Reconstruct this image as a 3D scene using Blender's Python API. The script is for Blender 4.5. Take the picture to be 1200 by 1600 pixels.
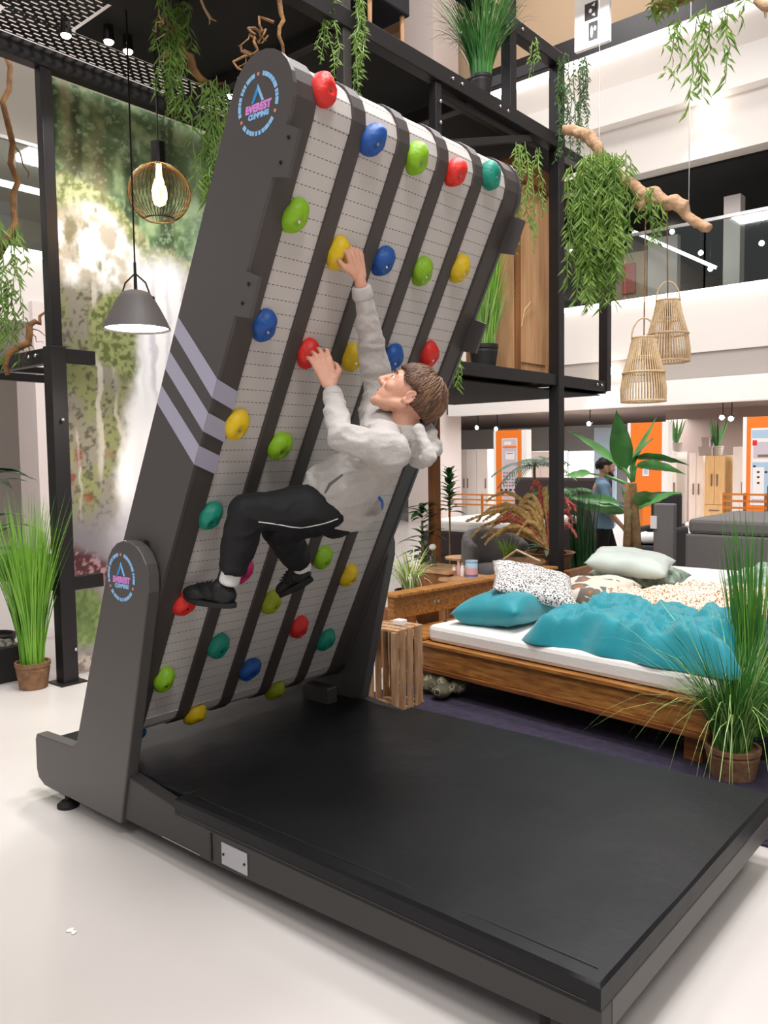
import bpy, bmesh, math, random
import numpy as np
from mathutils import Vector, Matrix, Quaternion, noise as mnoise

for _o in list(bpy.data.objects):
    bpy.data.objects.remove(_o, do_unlink=True)
SC = bpy.context.scene
COL = SC.collection

# ------------------------------------------------------------------ camera
FPX = 1267.6
ROT = Matrix(((0.75909455, -0.03282571, 0.65015225),
              (0.65083036, 0.05970921, -0.75687162),
              (-0.01397523, 0.99767594, 0.0666889)))
EYE = Vector((0, 0, 1.6))
cam_d = bpy.data.cameras.new('camera')
cam = bpy.data.objects.new('camera', cam_d)
COL.objects.link(cam)
cam.matrix_world = Matrix.Translation(EYE) @ ROT.to_4x4()
cam_d.sensor_fit = 'VERTICAL'
cam_d.sensor_height = 36.0
cam_d.lens = FPX / 1600 * 36.0
cam_d.clip_end = 200
SC.camera = cam

# ------------------------------------------------------------------ world, lights, exposure
wd = bpy.data.worlds.new('hall_light')
SC.world = wd
wd.use_nodes = True
wd.node_tree.nodes['Background'].inputs[0].default_value = (0.985, 0.98, 1.0, 1)
wd.node_tree.nodes['Background'].inputs[1].default_value = 0.36


def area_light(name, loc, size, power, color=(0.985, 0.98, 1.0), target=None, spread=None):
    d = bpy.data.lights.new(name, 'AREA')
    d.shape = 'SQUARE'
    d.size = size
    d.energy = power
    d.color = color
    if spread:
        d.spread = math.radians(spread)
    o = bpy.data.objects.new(name, d)
    COL.objects.link(o)
    o.location = loc
    if target is not None:
        v = Vector(target) - Vector(loc)
        o.rotation_euler = v.to_track_quat('-Z', 'Y').to_euler()
    return o


area_light('ceiling_light', (-1.0, 2.2, 9.5), 1.4, 640)
area_light('ceiling_light', (3.2, -1.2, 8.5), 2.0, 400, target=(-1.8, 2.4, 1.6))
area_light('ceiling_light', (-0.5, -5.0, 8.5), 2.5, 290, target=(-2.2, 2.0, 1.0))  # added fill behind the camera, brightens the machine's near side
area_light('ceiling_light', (-2.2, 6.2, 9.5), 1.6, 420)
area_light('ceiling_light', (-5.5, 11.0, 9.0), 3.0, 620)
area_light('ceiling_light', (-8.2, 3.2, 9.5), 2.0, 450)
area_light('ceiling_light', (-8.5, 18.5, 2.4), 3.0, 420)
area_light('ceiling_light', (-3.5, 18.5, 2.4), 3.0, 380)
area_light('ceiling_light', (-14.5, 9.0, 4.2), 3.0, 200)
area_light('ceiling_light', (-8.0, 12.5, 12.7), 2.5, 420, target=(-8.0, 17.5, 11.5))  # added lamp with no visible fitting, brightens the top gallery wall

SC.view_settings.view_transform = 'Standard'
SC.view_settings.look = 'None'
SC.view_settings.gamma = 1.0
SC.view_settings.use_curve_mapping = False
SC.view_settings.exposure = -0.18

# ------------------------------------------------------------------ helpers
PLOC = {}


def at(px, py, x=None, y=None, z=None):
    d = ROT @ Vector(((px - 600) / FPX, -(py - 800) / FPX, -1.0))
    if x is not None:
        t = (x - EYE.x) / d.x
    elif y is not None:
        t = (y - EYE.y) / d.y
    else:
        t = (z - EYE.z) / d.z
    return EYE + d * t


def lin(h):
    h = h.lstrip('#')
    r = []
    for i in (0, 2, 4):
        c = int(h[i:i + 2], 16) / 255
        r.append(c / 12.92 if c <= 0.04045 else ((c + 0.055) / 1.055) ** 2.4)
    return (*r, 1.0)


MATS = {}


def mat(name, col, rough=0.6, metal=0.0, var=None, bump=None, stretch=None, spec=None, emit=None, trans=None, coords='Object', sheen=None, coat=None):
    """col hex; var=(hex2, scale, detail); bump=(scale, strength)"""
    if name in MATS:
        return MATS[name]
    m = bpy.data.materials.new(name)
    m.use_nodes = True
    nt = m.node_tree
    b = nt.nodes['Principled BSDF']
    b.inputs['Base Color'].default_value = lin(col)
    b.inputs['Roughness'].default_value = rough
    b.inputs['Metallic'].default_value = metal
    if spec is not None:
        b.inputs['Specular IOR Level'].default_value = spec
    if trans is not None:
        b.inputs['Transmission Weight'].default_value = trans
    if sheen:
        b.inputs['Sheen Weight'].default_value = sheen
    if coat:
        b.inputs['Coat Weight'].default_value = coat
        b.inputs['Coat Roughness'].default_value = 0.2
    if emit:
        b.inputs['Emission Color'].default_value = lin(emit[0])
        b.inputs['Emission Strength'].default_value = emit[1]
    if var or bump:
        tc = nt.nodes.new('ShaderNodeTexCoord')
        mp = nt.nodes.new('ShaderNodeMapping')
        nt.links.new(tc.outputs[coords], mp.inputs[0])
        if stretch:
            mp.inputs['Scale'].default_value = stretch
    if var:
        n = nt.nodes.new('ShaderNodeTexNoise')
        n.inputs['Scale'].default_value = var[1]
        n.inputs['Detail'].default_value = var[2] if len(var) > 2 else 4
        nt.links.new(mp.outputs[0], n.inputs['Vector'])
        r = nt.nodes.new('ShaderNodeValToRGB')
        r.color_ramp.elements[0].position = 0.35
        r.color_ramp.elements[1].position = 0.65
        r.color_ramp.elements[0].color = lin(col)
        r.color_ramp.elements[1].color = lin(var[0])
        nt.links.new(n.outputs[0], r.inputs[0])
        nt.links.new(r.outputs[0], b.inputs['Base Color'])
    if bump:
        n2 = nt.nodes.new('ShaderNodeTexNoise')
        n2.inputs['Scale'].default_value = bump[0]
        n2.inputs['Detail'].default_value = 5
        nt.links.new(mp.outputs[0], n2.inputs['Vector'])
        bp = nt.nodes.new('ShaderNodeBump')
        bp.inputs['Strength'].default_value = bump[1]
        bp.inputs['Distance'].default_value = 0.01
        nt.links.new(n2.outputs[0], bp.inputs['Height'])
        nt.links.new(bp.outputs[0], b.inputs['Normal'])
    MATS[name] = m
    return m


class MB:
    def __init__(self):
        self.v = []
        self.f = []

    def add(self, vs, fs):
        o = len(self.v)
        self.v += [Vector(p) for p in vs]
        self.f += [tuple(i + o for i in f) for f in fs]
        return self

    def box(self, c, s, rot=None, bev=0.0):
        c = Vector(c)
        hx, hy, hz = s[0] / 2, s[1] / 2, s[2] / 2
        if bev <= 0:
            vs = [Vector((x, y, z)) for x in (-hx, hx) for y in (-hy, hy) for z in (-hz, hz)]
            fs = [(0, 1, 3, 2), (4, 6, 7, 5), (0, 4, 5, 1), (2, 3, 7, 6), (0, 2, 6, 4), (1, 5, 7, 3)]
        else:
            bm = bmesh.new()
            bmesh.ops.create_cube(bm, size=1)
            for v in bm.verts:
                v.co = Vector((v.co.x * s[0], v.co.y * s[1], v.co.z * s[2]))
            bmesh.ops.bevel(bm, geom=bm.edges[:], offset=bev, segments=2, affect='EDGES', profile=0.5)
            bm.verts.index_update()
            vs = [v.co.copy() for v in bm.verts]
            fs = [tuple(v.index for v in f.verts) for f in bm.faces]
            bm.free()
        if rot is not None:
            vs = [rot @ p for p in vs]
        return self.add([p + c for p in vs], fs)

    def bx(self, x0, x1, y0, y1, z0, z1, bev=0.0):
        return self.box(((x0 + x1) / 2, (y0 + y1) / 2, (z0 + z1) / 2), (abs(x1 - x0), abs(y1 - y0), abs(z1 - z0)), None, bev)

    def beam(self, a, b, w, h, up=(0, 0, 1), bev=0.0):
        a, b = Vector(a), Vector(b)
        d = (b - a)
        L = d.length
        d.normalize()
        u = Vector(up)
        if abs(d.dot(u)) > 0.98:
            u = Vector((1, 0, 0))
        s = d.cross(u).normalized()
        u = s.cross(d)
        rot = Matrix((d, s, u)).transposed()
        return self.box((a + b) / 2, (L, w, h), rot, bev)

    def tube(self, pts, rad, n=8, cap=True, flat=1.0, ref=None):
        pts = [Vector(p) for p in pts]
        if not hasattr(rad, '__len__'):
            rad = [rad] * len(pts)
        vs, fs = [], []
        prev = None
        for i, p in enumerate(pts):
            if i == 0:
                d = pts[1] - p
            elif i == len(pts) - 1:
                d = p - pts[i - 1]
            else:
                d = pts[i + 1] - pts[i - 1]
            d.normalize()
            if prev is None:
                r = Vector(ref) if ref is not None else (Vector((0, 0, 1)) if abs(d.z) < 0.9 else Vector((1, 0, 0)))
                s = d.cross(r).normalized()
            else:
                s = (prev - d * prev.dot(d)).normalized()
            prev = s
            t = d.cross(s)
            for k in range(n):
                a = 2 * math.pi * k / n
                vs.append(p + (s * math.cos(a) + t * math.sin(a) * flat) * rad[i])
        for i in range(len(pts) - 1):
            for k in range(n):
                k2 = (k + 1) % n
                fs.append((i * n + k, i * n + k2, (i + 1) * n + k2, (i + 1) * n + k))
        if cap:
            fs.append(tuple(range(n - 1, -1, -1)))
            o = (len(pts) - 1) * n
            fs.append(tuple(range(o, o + n)))
        return self.add(vs, fs)

    def ball(self, c, r, rot=None, seg=16, rings=10):
        c = Vector(c)
        if not hasattr(r, '__len__'):
            r = (r, r, r)
        vs = [Vector((0, 0, -r[2]))]
        for i in range(1, rings):
            ph = -math.pi / 2 + math.pi * i / rings
            for k in range(seg):
                a = 2 * math.pi * k / seg
                vs.append(Vector((r[0] * math.cos(ph) * math.cos(a), r[1] * math.cos(ph) * math.sin(a), r[2] * math.sin(ph))))
        vs.append(Vector((0, 0, r[2])))
        fs = []
        for k in range(seg):
            fs.append((0, 1 + (k + 1) % seg, 1 + k))
        for i in range(rings - 2):
            for k in range(seg):
                a, b = 1 + i * seg + k, 1 + i * seg + (k + 1) % seg
                fs.append((a, b, b + seg, a + seg))
        o = 1 + (rings - 2) * seg
        for k in range(seg):
            fs.append((o + k, o + (k + 1) % seg, len(vs) - 1))
        if rot is not None:
            vs = [rot @ p for p in vs]
        return self.add([p + c for p in vs], fs)

    def capsule(self, a, b, ra, rb, n=12):
        a, b = Vector(a), Vector(b)
        d = (b - a).normalized()
        pts, rad = [], []
        for k in range(4):
            t = math.pi / 2 * k / 4
            pts.append(a - d * ra * math.cos(t))
            rad.append(max(ra * math.sin(t), ra * 0.05))
        pts += [a, b]
        rad += [ra, rb]
        for k in range(1, 5):
            t = math.pi / 2 * k / 4
            pts.append(b + d * rb * math.sin(t))
            rad.append(max(rb * math.cos(t), rb * 0.05))
        return self.tube(pts, rad, n)

    def lathe(self, prof, c=(0, 0, 0), n=24, cap=True):
        c = Vector(c)
        vs, fs = [], []
        for r, z in prof:
            for k in range(n):
                a = 2 * math.pi * k / n
                vs.append(c + Vector((r * math.cos(a), r * math.sin(a), z)))
        for i in range(len(prof) - 1):
            for k in range(n):
                k2 = (k + 1) % n
                fs.append((i * n + k, i * n + k2, (i + 1) * n + k2, (i + 1) * n + k))
        if cap:
            fs.append(tuple(range(n - 1, -1, -1)))
            o = (len(prof) - 1) * n
            fs.append(tuple(range(o, o + n)))
        return self.add(vs, fs)

    def prism(self, poly, fn, a, b):
        """poly of 2D points; fn(p, t) -> 3D; extruded between t=a and t=b"""
        n = len(poly)
        vs = [fn(p, a) for p in poly] + [fn(p, b) for p in poly]
        fs = [tuple(range(n)), tuple(range(2 * n - 1, n - 1, -1))]
        for i in range(n):
            j = (i + 1) % n
            fs.append((i, i + n, j + n, j))
        return self.add(vs, fs)

    def build(self, name, m, parent=None, smooth=False, local=False, bevel=0.0, fix=True):
        off = Vector((0, 0, 0))
        if parent is not None and not local:
            off = PLOC.get(parent.name, Vector((0, 0, 0)))
        me = bpy.data.meshes.new(name)
        me.from_pydata([tuple(p - off) for p in self.v], [], self.f)
        me.update()
        if fix:
            bm = bmesh.new()
            bm.from_mesh(me)
            bmesh.ops.recalc_face_normals(bm, faces=bm.faces[:])
            if bevel > 0:
                bmesh.ops.bevel(bm, geom=[e for e in bm.edges if len(e.link_faces) == 2 and e.calc_face_angle(0) > 0.6], offset=bevel, segments=2, affect='EDGES', profile=0.5, clamp_overlap=True)
            bm.to_mesh(me)
            bm.free()
        if smooth:
            me.polygons.foreach_set('use_smooth', [True] * len(me.polygons))
            if smooth == 'auto':
                me.set_sharp_from_angle(angle=0.6)
        if m is not None:
            me.materials.append(MATS[m] if isinstance(m, str) else m)
        o = bpy.data.objects.new(name, me)
        COL.objects.link(o)
        if parent is not None:
            o.parent = parent
            PLOC[o.name] = PLOC.get(parent.name, Vector((0, 0, 0))).copy()
        else:
            PLOC[o.name] = Vector((0, 0, 0))
        return o


def tag(o, label=None, cat=None, group=None, kind=None):
    if label:
        o['label'] = label
    if cat:
        o['category'] = cat
    if group:
        o['group'] = group
    if kind:
        o['kind'] = kind
    return o


def thing(name, label, cat, loc=(0, 0, 0), group=None, rz=0.0):
    o = bpy.data.objects.new(name, None)
    o.empty_display_size = 0.1
    COL.objects.link(o)
    o.location = loc
    o.rotation_euler = (0, 0, rz)
    PLOC[o.name] = Vector(loc)
    return tag(o, label, cat, group)


def struct(o):
    o['kind'] = 'structure'
    return o


def copy_tree(o, parent=None):
    c = o.copy()
    COL.objects.link(c)
    c.parent = parent
    PLOC[c.name] = PLOC.get(o.name, Vector((0, 0, 0))).copy()
    for ch in list(o.children):
        copy_tree(ch, c)
    return c


def remesh(o, voxel, smooth=4, disp=None):
    """merge the overlapping volumes of an object into one continuous skin"""
    md = o.modifiers.new('r', 'REMESH')
    md.mode = 'VOXEL'
    md.voxel_size = voxel
    md.use_smooth_shade = True
    if smooth:
        s = o.modifiers.new('s', 'SMOOTH')
        s.factor = 0.5
        s.iterations = smooth
    dg = bpy.context.evaluated_depsgraph_get()
    dg.update()
    me = bpy.data.meshes.new_from_object(o.evaluated_get(dg))
    o.modifiers.clear()
    old = o.data
    ms = [m for m in old.materials]
    o.data = me
    me.name = o.name
    if not len(me.materials):
        for m in ms:
            me.materials.append(m)
    if disp:
        nn = [v.normal.copy() for v in me.vertices]
        for v, n in zip(me.vertices, nn):
            v.co += n * disp(v.co)
    me.polygons.foreach_set('use_smooth', [True] * len(me.polygons))
    bpy.data.meshes.remove(old)
    return o


def frame_of(d, up=(0, 0, 1)):
    d = Vector(d).normalized()
    u = Vector(up)
    s = u.cross(d).normalized()
    u = d.cross(s)
    return d, s, u


def text_mesh(body, size, name, m, parent, o, ex, ey, ez, off=0.0, shear=0.0, bold=0.0):
    """flat lettering placed with its own axes; o = centre"""
    cu = bpy.data.curves.new('t', 'FONT')
    cu.body = body
    cu.size = size
    cu.align_x = 'CENTER'
    cu.align_y = 'CENTER'
    cu.extrude = 0.001
    cu.offset = bold
    cu.shear = shear
    ob = bpy.data.objects.new('t', cu)
    COL.objects.link(ob)
    dg = bpy.context.evaluated_depsgraph_get()
    dg.update()
    me = bpy.data.meshes.new_from_object(ob.evaluated_get(dg))
    bpy.data.objects.remove(ob, do_unlink=True)
    b = MB()
    b.add([Vector(o) + ex * v.co.x + ey * v.co.y + ez * (v.co.z + off) for v in me.vertices], [tuple(p.vertices) for p in me.polygons])
    bpy.data.meshes.remove(me)
    return b.build(name, m, parent, fix=False)


def fbm(p, o=4):
    return mnoise.fractal(p, 0.9, 2.0, o)


# ------------------------------------------------------------------ materials
mat('floor_m', '#cfc9c4', 0.3, var=('#c6bfb9', 0.7, 6), bump=(4, 0.02), spec=0.4)
mat('white_wall', '#d9d2cb', 0.6)
mat('white_bright', '#efebe6', 0.6)
mat('grey_soffit', '#a89f98', 0.7)
mat('beige_ceiling', '#c4aa8c', 0.8)
mat('beige_wall', '#cdb293', 0.8)
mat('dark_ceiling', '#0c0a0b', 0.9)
mat('brown_ceiling', '#6a5a52', 0.8)
mat('machine_grey', '#4d4947', 0.42, bump=(300, 0.05))
mat('machine_dark', '#34312f', 0.5)
mat('machine_black', '#141414', 0.5)
mat('divider_m', '#453e3b', 0.55)
mat('belt_m', '#857e78', 0.7)
mat('lavender', '#aaa6b8', 0.5)
mat('steel_black', '#262324', 0.45, metal=0.3)
mat('steel_grey', '#55504e', 0.4, metal=0.5)
mat('bolt_m', '#c9c6c2', 0.25, metal=1.0)
mat('vinyl', '#101114', 0.42, var=('#141518', 3, 3), bump=(7, 0.35), spec=0.25)
mat('rubber', '#0c0c0c', 0.7)
mat('plate_m', '#b9b8bc', 0.35, metal=0.4)
mat('hold_red', '#d8261d', 0.5, bump=(60, 0.3))
mat('hold_blue', '#16509c', 0.5, bump=(60, 0.3))
mat('hold_green', '#86b812', 0.5, bump=(60, 0.3))
mat('hold_lime', '#9aa61a', 0.5, bump=(60, 0.3))
mat('hold_yellow', '#e0bd12', 0.5, bump=(60, 0.3))
mat('hold_teal', '#0d8a73', 0.5, bump=(60, 0.3))
mat('hold_magenta', '#c2246a', 0.5, bump=(60, 0.3))
mat('logo_blue', '#8fc3ee', 0.5)
mat('logo_deep', '#2b8fd6', 0.5)
mat('logo_pink', '#d98fd8', 0.5)
mat('logo_dot', '#d98a80', 0.5)
mat('skin', '#d49a80', 0.5, var=('#dca58b', 12, 3))
mat('lip', '#b8625a', 0.45)
mat('eye_white', '#e8e4e0', 0.3)
mat('eye_dark', '#2a1a12', 0.2)
mat('hair_m', '#4a3022', 0.5, var=('#5f402b', 60, 3))
mat('hair_light', '#6e4c34', 0.5, var=('#83603f', 50, 2))
mat('hair_dark', '#1c1613', 0.6)
mat('hoodie_m', '#c2bcb6', 0.9, var=('#b6b0aa', 350, 2), bump=(45, 0.5), sheen=0.2)
mat('trouser_m', '#0d0d0f', 0.75, bump=(30, 0.4))
mat('shoe_m', '#111112', 0.55, bump=(120, 0.4))
mat('sole_m', '#1c1a19', 0.7)
mat('sock_m', '#e4e2de', 0.9)
mat('shirt_blue', '#7f9db6', 0.8, bump=(25, 0.4))
mat('wood_acacia', '#8a5426', 0.45, var=('#b9813f', 6, 6), stretch=(0.6, 9, 9))
mat('wood_acacia_dark', '#6b3c1a', 0.45, var=('#8f5a2a', 6, 6), stretch=(0.6, 9, 9))
mat('wood_crate', '#9a7350', 0.75, var=('#c39c76', 5, 5), stretch=(6, 6, 0.8))
mat('wood_old', '#bb8a5e', 0.7, var=('#d0a377', 3, 5), stretch=(5, 5, 0.5))
mat('wood_dark', '#7a4a28', 0.6, var=('#94602f', 3, 5), stretch=(5, 5, 0.6))
mat('driftwood', '#a9805c', 0.8, var=('#c9a583', 9, 6), bump=(40, 0.8))
mat('branch_m', '#6e4c2c', 0.8, var=('#9a7142', 12, 5), bump=(60, 0.8))
mat('bark', '#7a5f43', 0.9, var=('#a08058', 12, 4), bump=(30, 0.8))
mat('rattan', '#dcc19a', 0.6, var=('#c8a87c', 40, 2))
mat('mattress_m', '#e9e5e0', 0.8, bump=(40, 0.15))
mat('teal_cloth', '#0c93a0', 0.58, var=('#0a8a97', 6, 3), bump=(14, 0.25), sheen=0.3)
mat('grey_cloth', '#6f6a68', 0.9, bump=(150, 0.3))
mat('dark_cloth', '#3a3030', 0.9, bump=(150, 0.3))
mat('charcoal_cloth', '#2b2a2d', 0.9, bump=(150, 0.3))
mat('mint_cloth', '#c3cdc4', 0.6, sheen=0.3)
mat('green_print', '#b5c2b2', 0.8, var=('#5f7a66', 16, 5))
mat('rug_m', '#2b2536', 0.95, var=('#382f46', 20, 5), bump=(80, 0.8))
mat('plastic_black', '#17161a', 0.5)
mat('pot_brown', '#6f4f38', 0.85, var=('#8a6546', 18, 4), bump=(40, 0.6))
mat('pot_dark', '#1d1b1a', 0.6)
mat('grass_bright', '#5f9a28', 0.5, var=('#84b83c', 3, 2))
mat('grass_deep', '#2f6a28', 0.45, var=('#4d8a34', 4, 2))
mat('grass_light', '#7fa552', 0.5, var=('#a9c378', 4, 2))
mat('grass_white', '#c6cf9a', 0.5, var=('#e4e6c8', 5, 2))
mat('willow', '#5a7d2a', 0.55, var=('#7f9e44', 5, 3))
mat('willow_dark', '#2c4a20', 0.55, var=('#46672c', 5, 3))
mat('leaf_green', '#2e6a30', 0.4, var=('#4f8f45', 4, 3))
mat('banana_leaf', '#4a8f46', 0.4, var=('#76b066', 4, 3))
mat('leaf_dark', '#1d4424', 0.4, var=('#2f5f33', 5, 3))
mat('leaf_grey', '#4a6450', 0.5, var=('#6f8a70', 5, 3))
mat('amaranth_red', '#b8453c', 0.8, var=('#dd7f74', 30, 3), bump=(80, 1.0))
mat('amaranth_gold', '#b98f52', 0.8, var=('#d9b878', 30, 3), bump=(80, 1.0))
mat('leaf_lime', '#8fb53a', 0.5)
mat('metal_dark', '#2a2624', 0.4, metal=0.6)
mat('bronze', '#4a3a24', 0.45, metal=0.6)
mat('lamp_shade_grey', '#5b5552', 0.6)
mat('bulb_glow', '#ffd9a0', 0.4, emit=('#ffc878', 30))
mat('lamp_glow', '#ffffff', 0.4, emit=('#fff4e4', 12))
mat('spot_glow', '#ffffff', 0.4, emit=('#fff4e6', 25))
mat('led_glow', '#ffffff', 0.4, emit=('#fffaf4', 5))
mat('sign_orange', '#ee7a1e', 0.6)
mat('sign_white', '#ece6e2', 0.6)
mat('sign_pale', '#c9bcc4', 0.6)
mat('sign_blue', '#a9c3d8', 0.6)
mat('sign_brown', '#7d6a60', 0.6)
mat('ink', '#2d2a2c', 0.6)
mat('rail_orange', '#c9772e', 0.5)
mat('rail_silver', '#a8a5a2', 0.3, metal=0.9)
mat('wardrobe_white', '#eae4dc', 0.5)
mat('wardrobe_oak', '#d9b478', 0.6, var=('#e6c48d', 4, 4), stretch=(6, 6, 0.6))
mat('column_m', '#d8ccc6', 0.7)
mat('candle_pink', '#d9a3a6', 0.5)
mat('candle_label', '#5d6fa6', 0.5)
mat('cream', '#d8cbb0', 0.7)
mat('stone_m', '#8f8a7d', 0.9)

# see-through glass panes
def glass_mat(name, tint, alpha):
    m = bpy.data.materials.new(name)
    m.use_nodes = True
    nt = m.node_tree
    nt.nodes.clear()
    o = nt.nodes.new('ShaderNodeOutputMaterial')
    mx = nt.nodes.new('ShaderNodeMixShader')
    t = nt.nodes.new('ShaderNodeBsdfTransparent')
    t.inputs[0].default_value = lin(tint)
    g = nt.nodes.new('ShaderNodeBsdfGlossy')
    g.inputs['Roughness'].default_value = 0.03
    mx.inputs[0].default_value = alpha
    nt.links.new(t.outputs[0], mx.inputs[1])
    nt.links.new(g.outputs[0], mx.inputs[2])
    nt.links.new(mx.outputs[0], o.inputs[0])
    MATS[name] = m


glass_mat('glass', '#dfe6e4', 0.10)
glass_mat('glass_thin', '#e8eeee', 0.08)


# belt slat: dashes of the hinge line along one edge
def slat_mat():
    m = mat('slat_m', '#9d968f', 0.6)
    nt = m.node_tree
    b = nt.nodes['Principled BSDF']
    tc = nt.nodes.new('ShaderNodeTexCoord')
    sx = nt.nodes.new('ShaderNodeSeparateXYZ')
    nt.links.new(tc.outputs['Object'], sx.inputs[0])

    def mth(op, a, bb=None):
        n = nt.nodes.new('ShaderNodeMath')
        n.operation = op
        for i, q in enumerate((a, bb)):
            if q is None:
                continue
            if isinstance(q, (int, float)):
                n.inputs[i].default_value = q
            else:
                nt.links.new(q, n.inputs[i])
        return n.outputs[0]
    fr = mth('FRACT', mth('MULTIPLY', sx.outputs[0], 50.0))
    d1 = mth('LESS_THAN', fr, 0.62)
    e1 = mth('GREATER_THAN', sx.outputs[1], 0.0200)
    e2 = mth('LESS_THAN', sx.outputs[1], 0.0228)
    ma = mth('MULTIPLY', mth('MULTIPLY', d1, e1), e2)
    n = nt.nodes.new('ShaderNodeMix')
    n.data_type = 'RGBA'
    nt.links.new(ma, n.inputs[0])
    n.inputs[6].default_value = lin('#cbc4be')
    n.inputs[7].default_value = lin('#57504c')
    nt.links.new(n.outputs[2], b.inputs['Base Color'])
    return m


slat_mat()


def spots_mat(name, base, mid, dark, scale, t0=0.25, t1=0.42, rough=0.8):
    m = mat(name, base, rough)
    nt = m.node_tree
    b = nt.nodes['Principled BSDF']
    tc = nt.nodes.new('ShaderNodeTexCoord')
    ns = nt.nodes.new('ShaderNodeTexNoise')
    ns.inputs['Scale'].default_value = scale * 1.3
    nt.links.new(tc.outputs['Object'], ns.inputs['Vector'])
    mx = nt.nodes.new('ShaderNodeVectorMath')
    mx.operation = 'MULTIPLY_ADD'
    mx.inputs[1].default_value = (0.35 / scale * 4,) * 3
    nt.links.new(ns.outputs['Color'], mx.inputs[0])
    nt.links.new(tc.outputs['Object'], mx.inputs[2])
    vo = nt.nodes.new('ShaderNodeTexVoronoi')
    vo.inputs['Scale'].default_value = scale
    nt.links.new(mx.outputs[0], vo.inputs['Vector'])
    r = nt.nodes.new('ShaderNodeValToRGB')
    e = r.color_ramp.elements
    r.color_ramp.interpolation = 'CONSTANT'
    e[0].position = 0
    e[0].color = lin(mid)
    e[1].position = t0
    e[1].color = lin(dark)
    q = e.new(t1)
    q.color = lin(base)
    nt.links.new(vo.outputs['Distance'], r.inputs[0])
    nt.links.new(r.outputs[0], b.inputs['Base Color'])
    return m


spots_mat('bw_print', '#e6e1dc', '#1c1a1b', '#1c1a1b', 75, 0.2, 0.43)
spots_mat('leopard', '#ecdcc8', '#c98a4c', '#8a5a34', 60, 0.25, 0.38)
spots_mat('camo', '#57523f', '#2a2620', '#8a8468', 16, 0.3, 0.5)
spots_mat('jungle_print', '#d9cdbd', '#b5673a', '#6d665c', 7, 0.2, 0.45)


# perforated sheet: real see-through slots
def perf_mat():
    m = bpy.data.materials.new('perforated')
    m.use_nodes = True
    nt = m.node_tree
    b = nt.nodes['Principled BSDF']
    b.inputs['Base Color'].default_value = lin('#1c1a1a')
    b.inputs['Roughness'].default_value = 0.5
    tc = nt.nodes.new('ShaderNodeTexCoord')
    mp = nt.nodes.new('ShaderNodeMapping')
    mp.inputs['Scale'].default_value = (1, 1, 1)
    nt.links.new(tc.outputs['Object'], mp.inputs[0])
    br = nt.nodes.new('ShaderNodeTexBrick')
    br.inputs['Scale'].default_value = 1
    br.inputs['Mortar Size'].default_value = 0.0125
    br.inputs['Mortar Smooth'].default_value = 0
    br.inputs['Brick Width'].default_value = 0.075
    br.inputs['Row Height'].default_value = 0.045
    rot = nt.nodes.new('ShaderNodeMapping')
    rot.inputs['Rotation'].default_value = (0, 0, math.pi / 2)
    nt.links.new(mp.outputs[0], rot.inputs[0])
    nt.links.new(rot.outputs[0], br.inputs['Vector'])
    tr = nt.nodes.new('ShaderNodeBsdfTransparent')
    mx = nt.nodes.new('ShaderNodeMixShader')
    nt.links.new(br.outputs['Fac'], mx.inputs[0])
    nt.links.new(tr.outputs[0], mx.inputs[1])
    nt.links.new(b.outputs[0], mx.inputs[2])
    nt.links.new(mx.outputs[0], nt.nodes['Material Output'].inputs[0])
    MATS['perforated'] = m


perf_mat()


def attr_mat(name, rough, spec=0.5):
    m = bpy.data.materials.new(name)
    m.use_nodes = True
    nt = m.node_tree
    b = nt.nodes['Principled BSDF']
    a = nt.nodes.new('ShaderNodeVertexColor')
    a.layer_name = 'Col'
    nt.links.new(a.outputs[0], b.inputs['Base Color'])
    b.inputs['Roughness'].default_value = rough
    b.inputs['Specular IOR Level'].default_value = spec
    MATS[name] = m


attr_mat('mural_print', 0.3)

# ================================================================== STRUCTURE
struct(MB().bx(-34, 12, -8, 34, -0.1, 0).build('floor', 'floor_m'))
struct(MB().bx(-34, 12, -8, 34, 13.0, 13.2).build('ceiling', 'beige_ceiling'))

YF = 16.0     # front of the galleries at the back of the hall
XF = -12.0    # front of the galleries on the left
# back galleries: ground floor ceiling slab with stepped fascia, first gallery, second gallery
back = MB()
back.bx(-34, 12, YF, 34, 3.55, 4.72)
o = struct(back.build('wall_back', 'white_wall'))
struct(MB().bx(-11.4, 12, YF - 0.35, YF, 2.56, 3.02).build('trim_1', 'white_bright'))
struct(MB().bx(-34, 12, YF + 0.05, YF + 0.3, 2.9, 3.55).build('trim_2', 'grey_soffit'))
struct(MB().bx(-34, 12, YF, 34, 2.62, 2.92).build('trim_3', 'brown_ceiling'))
struct(MB().bx(-11.8, 12, YF - 0.06, YF - 0.002, 4.66, 4.74).build('trim_4', 'led_glow'))
# gallery above
struct(MB().bx(-34, 12, YF, YF + 0.4, 7.2, 8.2).build('wall_back_upper', 'white_wall'))
struct(MB().bx(-34, 12, YF - 0.3, YF, 8.2, 8.9).build('trim_5', 'white_bright'))
struct(MB().bx(-34, 12, YF, YF + 0.4, 8.9, 9.7).build('trim_6', 'white_wall'))
struct(MB().bx(-12, 12, YF - 0.06, YF - 0.002, 9.66, 9.8).build('trim_7', 'led_glow'))
struct(MB().bx(-34, 12, YF - 0.08, YF + 0.3, 9.8, 10.25).build('trim_8', 'steel_black'))
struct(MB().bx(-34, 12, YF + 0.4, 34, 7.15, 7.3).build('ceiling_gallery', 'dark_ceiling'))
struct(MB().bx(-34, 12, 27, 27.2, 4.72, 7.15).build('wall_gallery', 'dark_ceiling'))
struct(MB().bx(-34, 12, 26, 26.2, 0, 2.62).build('wall_shop', 'white_bright'))
struct(MB().bx(-34, 12, 17.5, 17.7, 9.8, 13).build('wall_top', 'beige_wall'))
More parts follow.
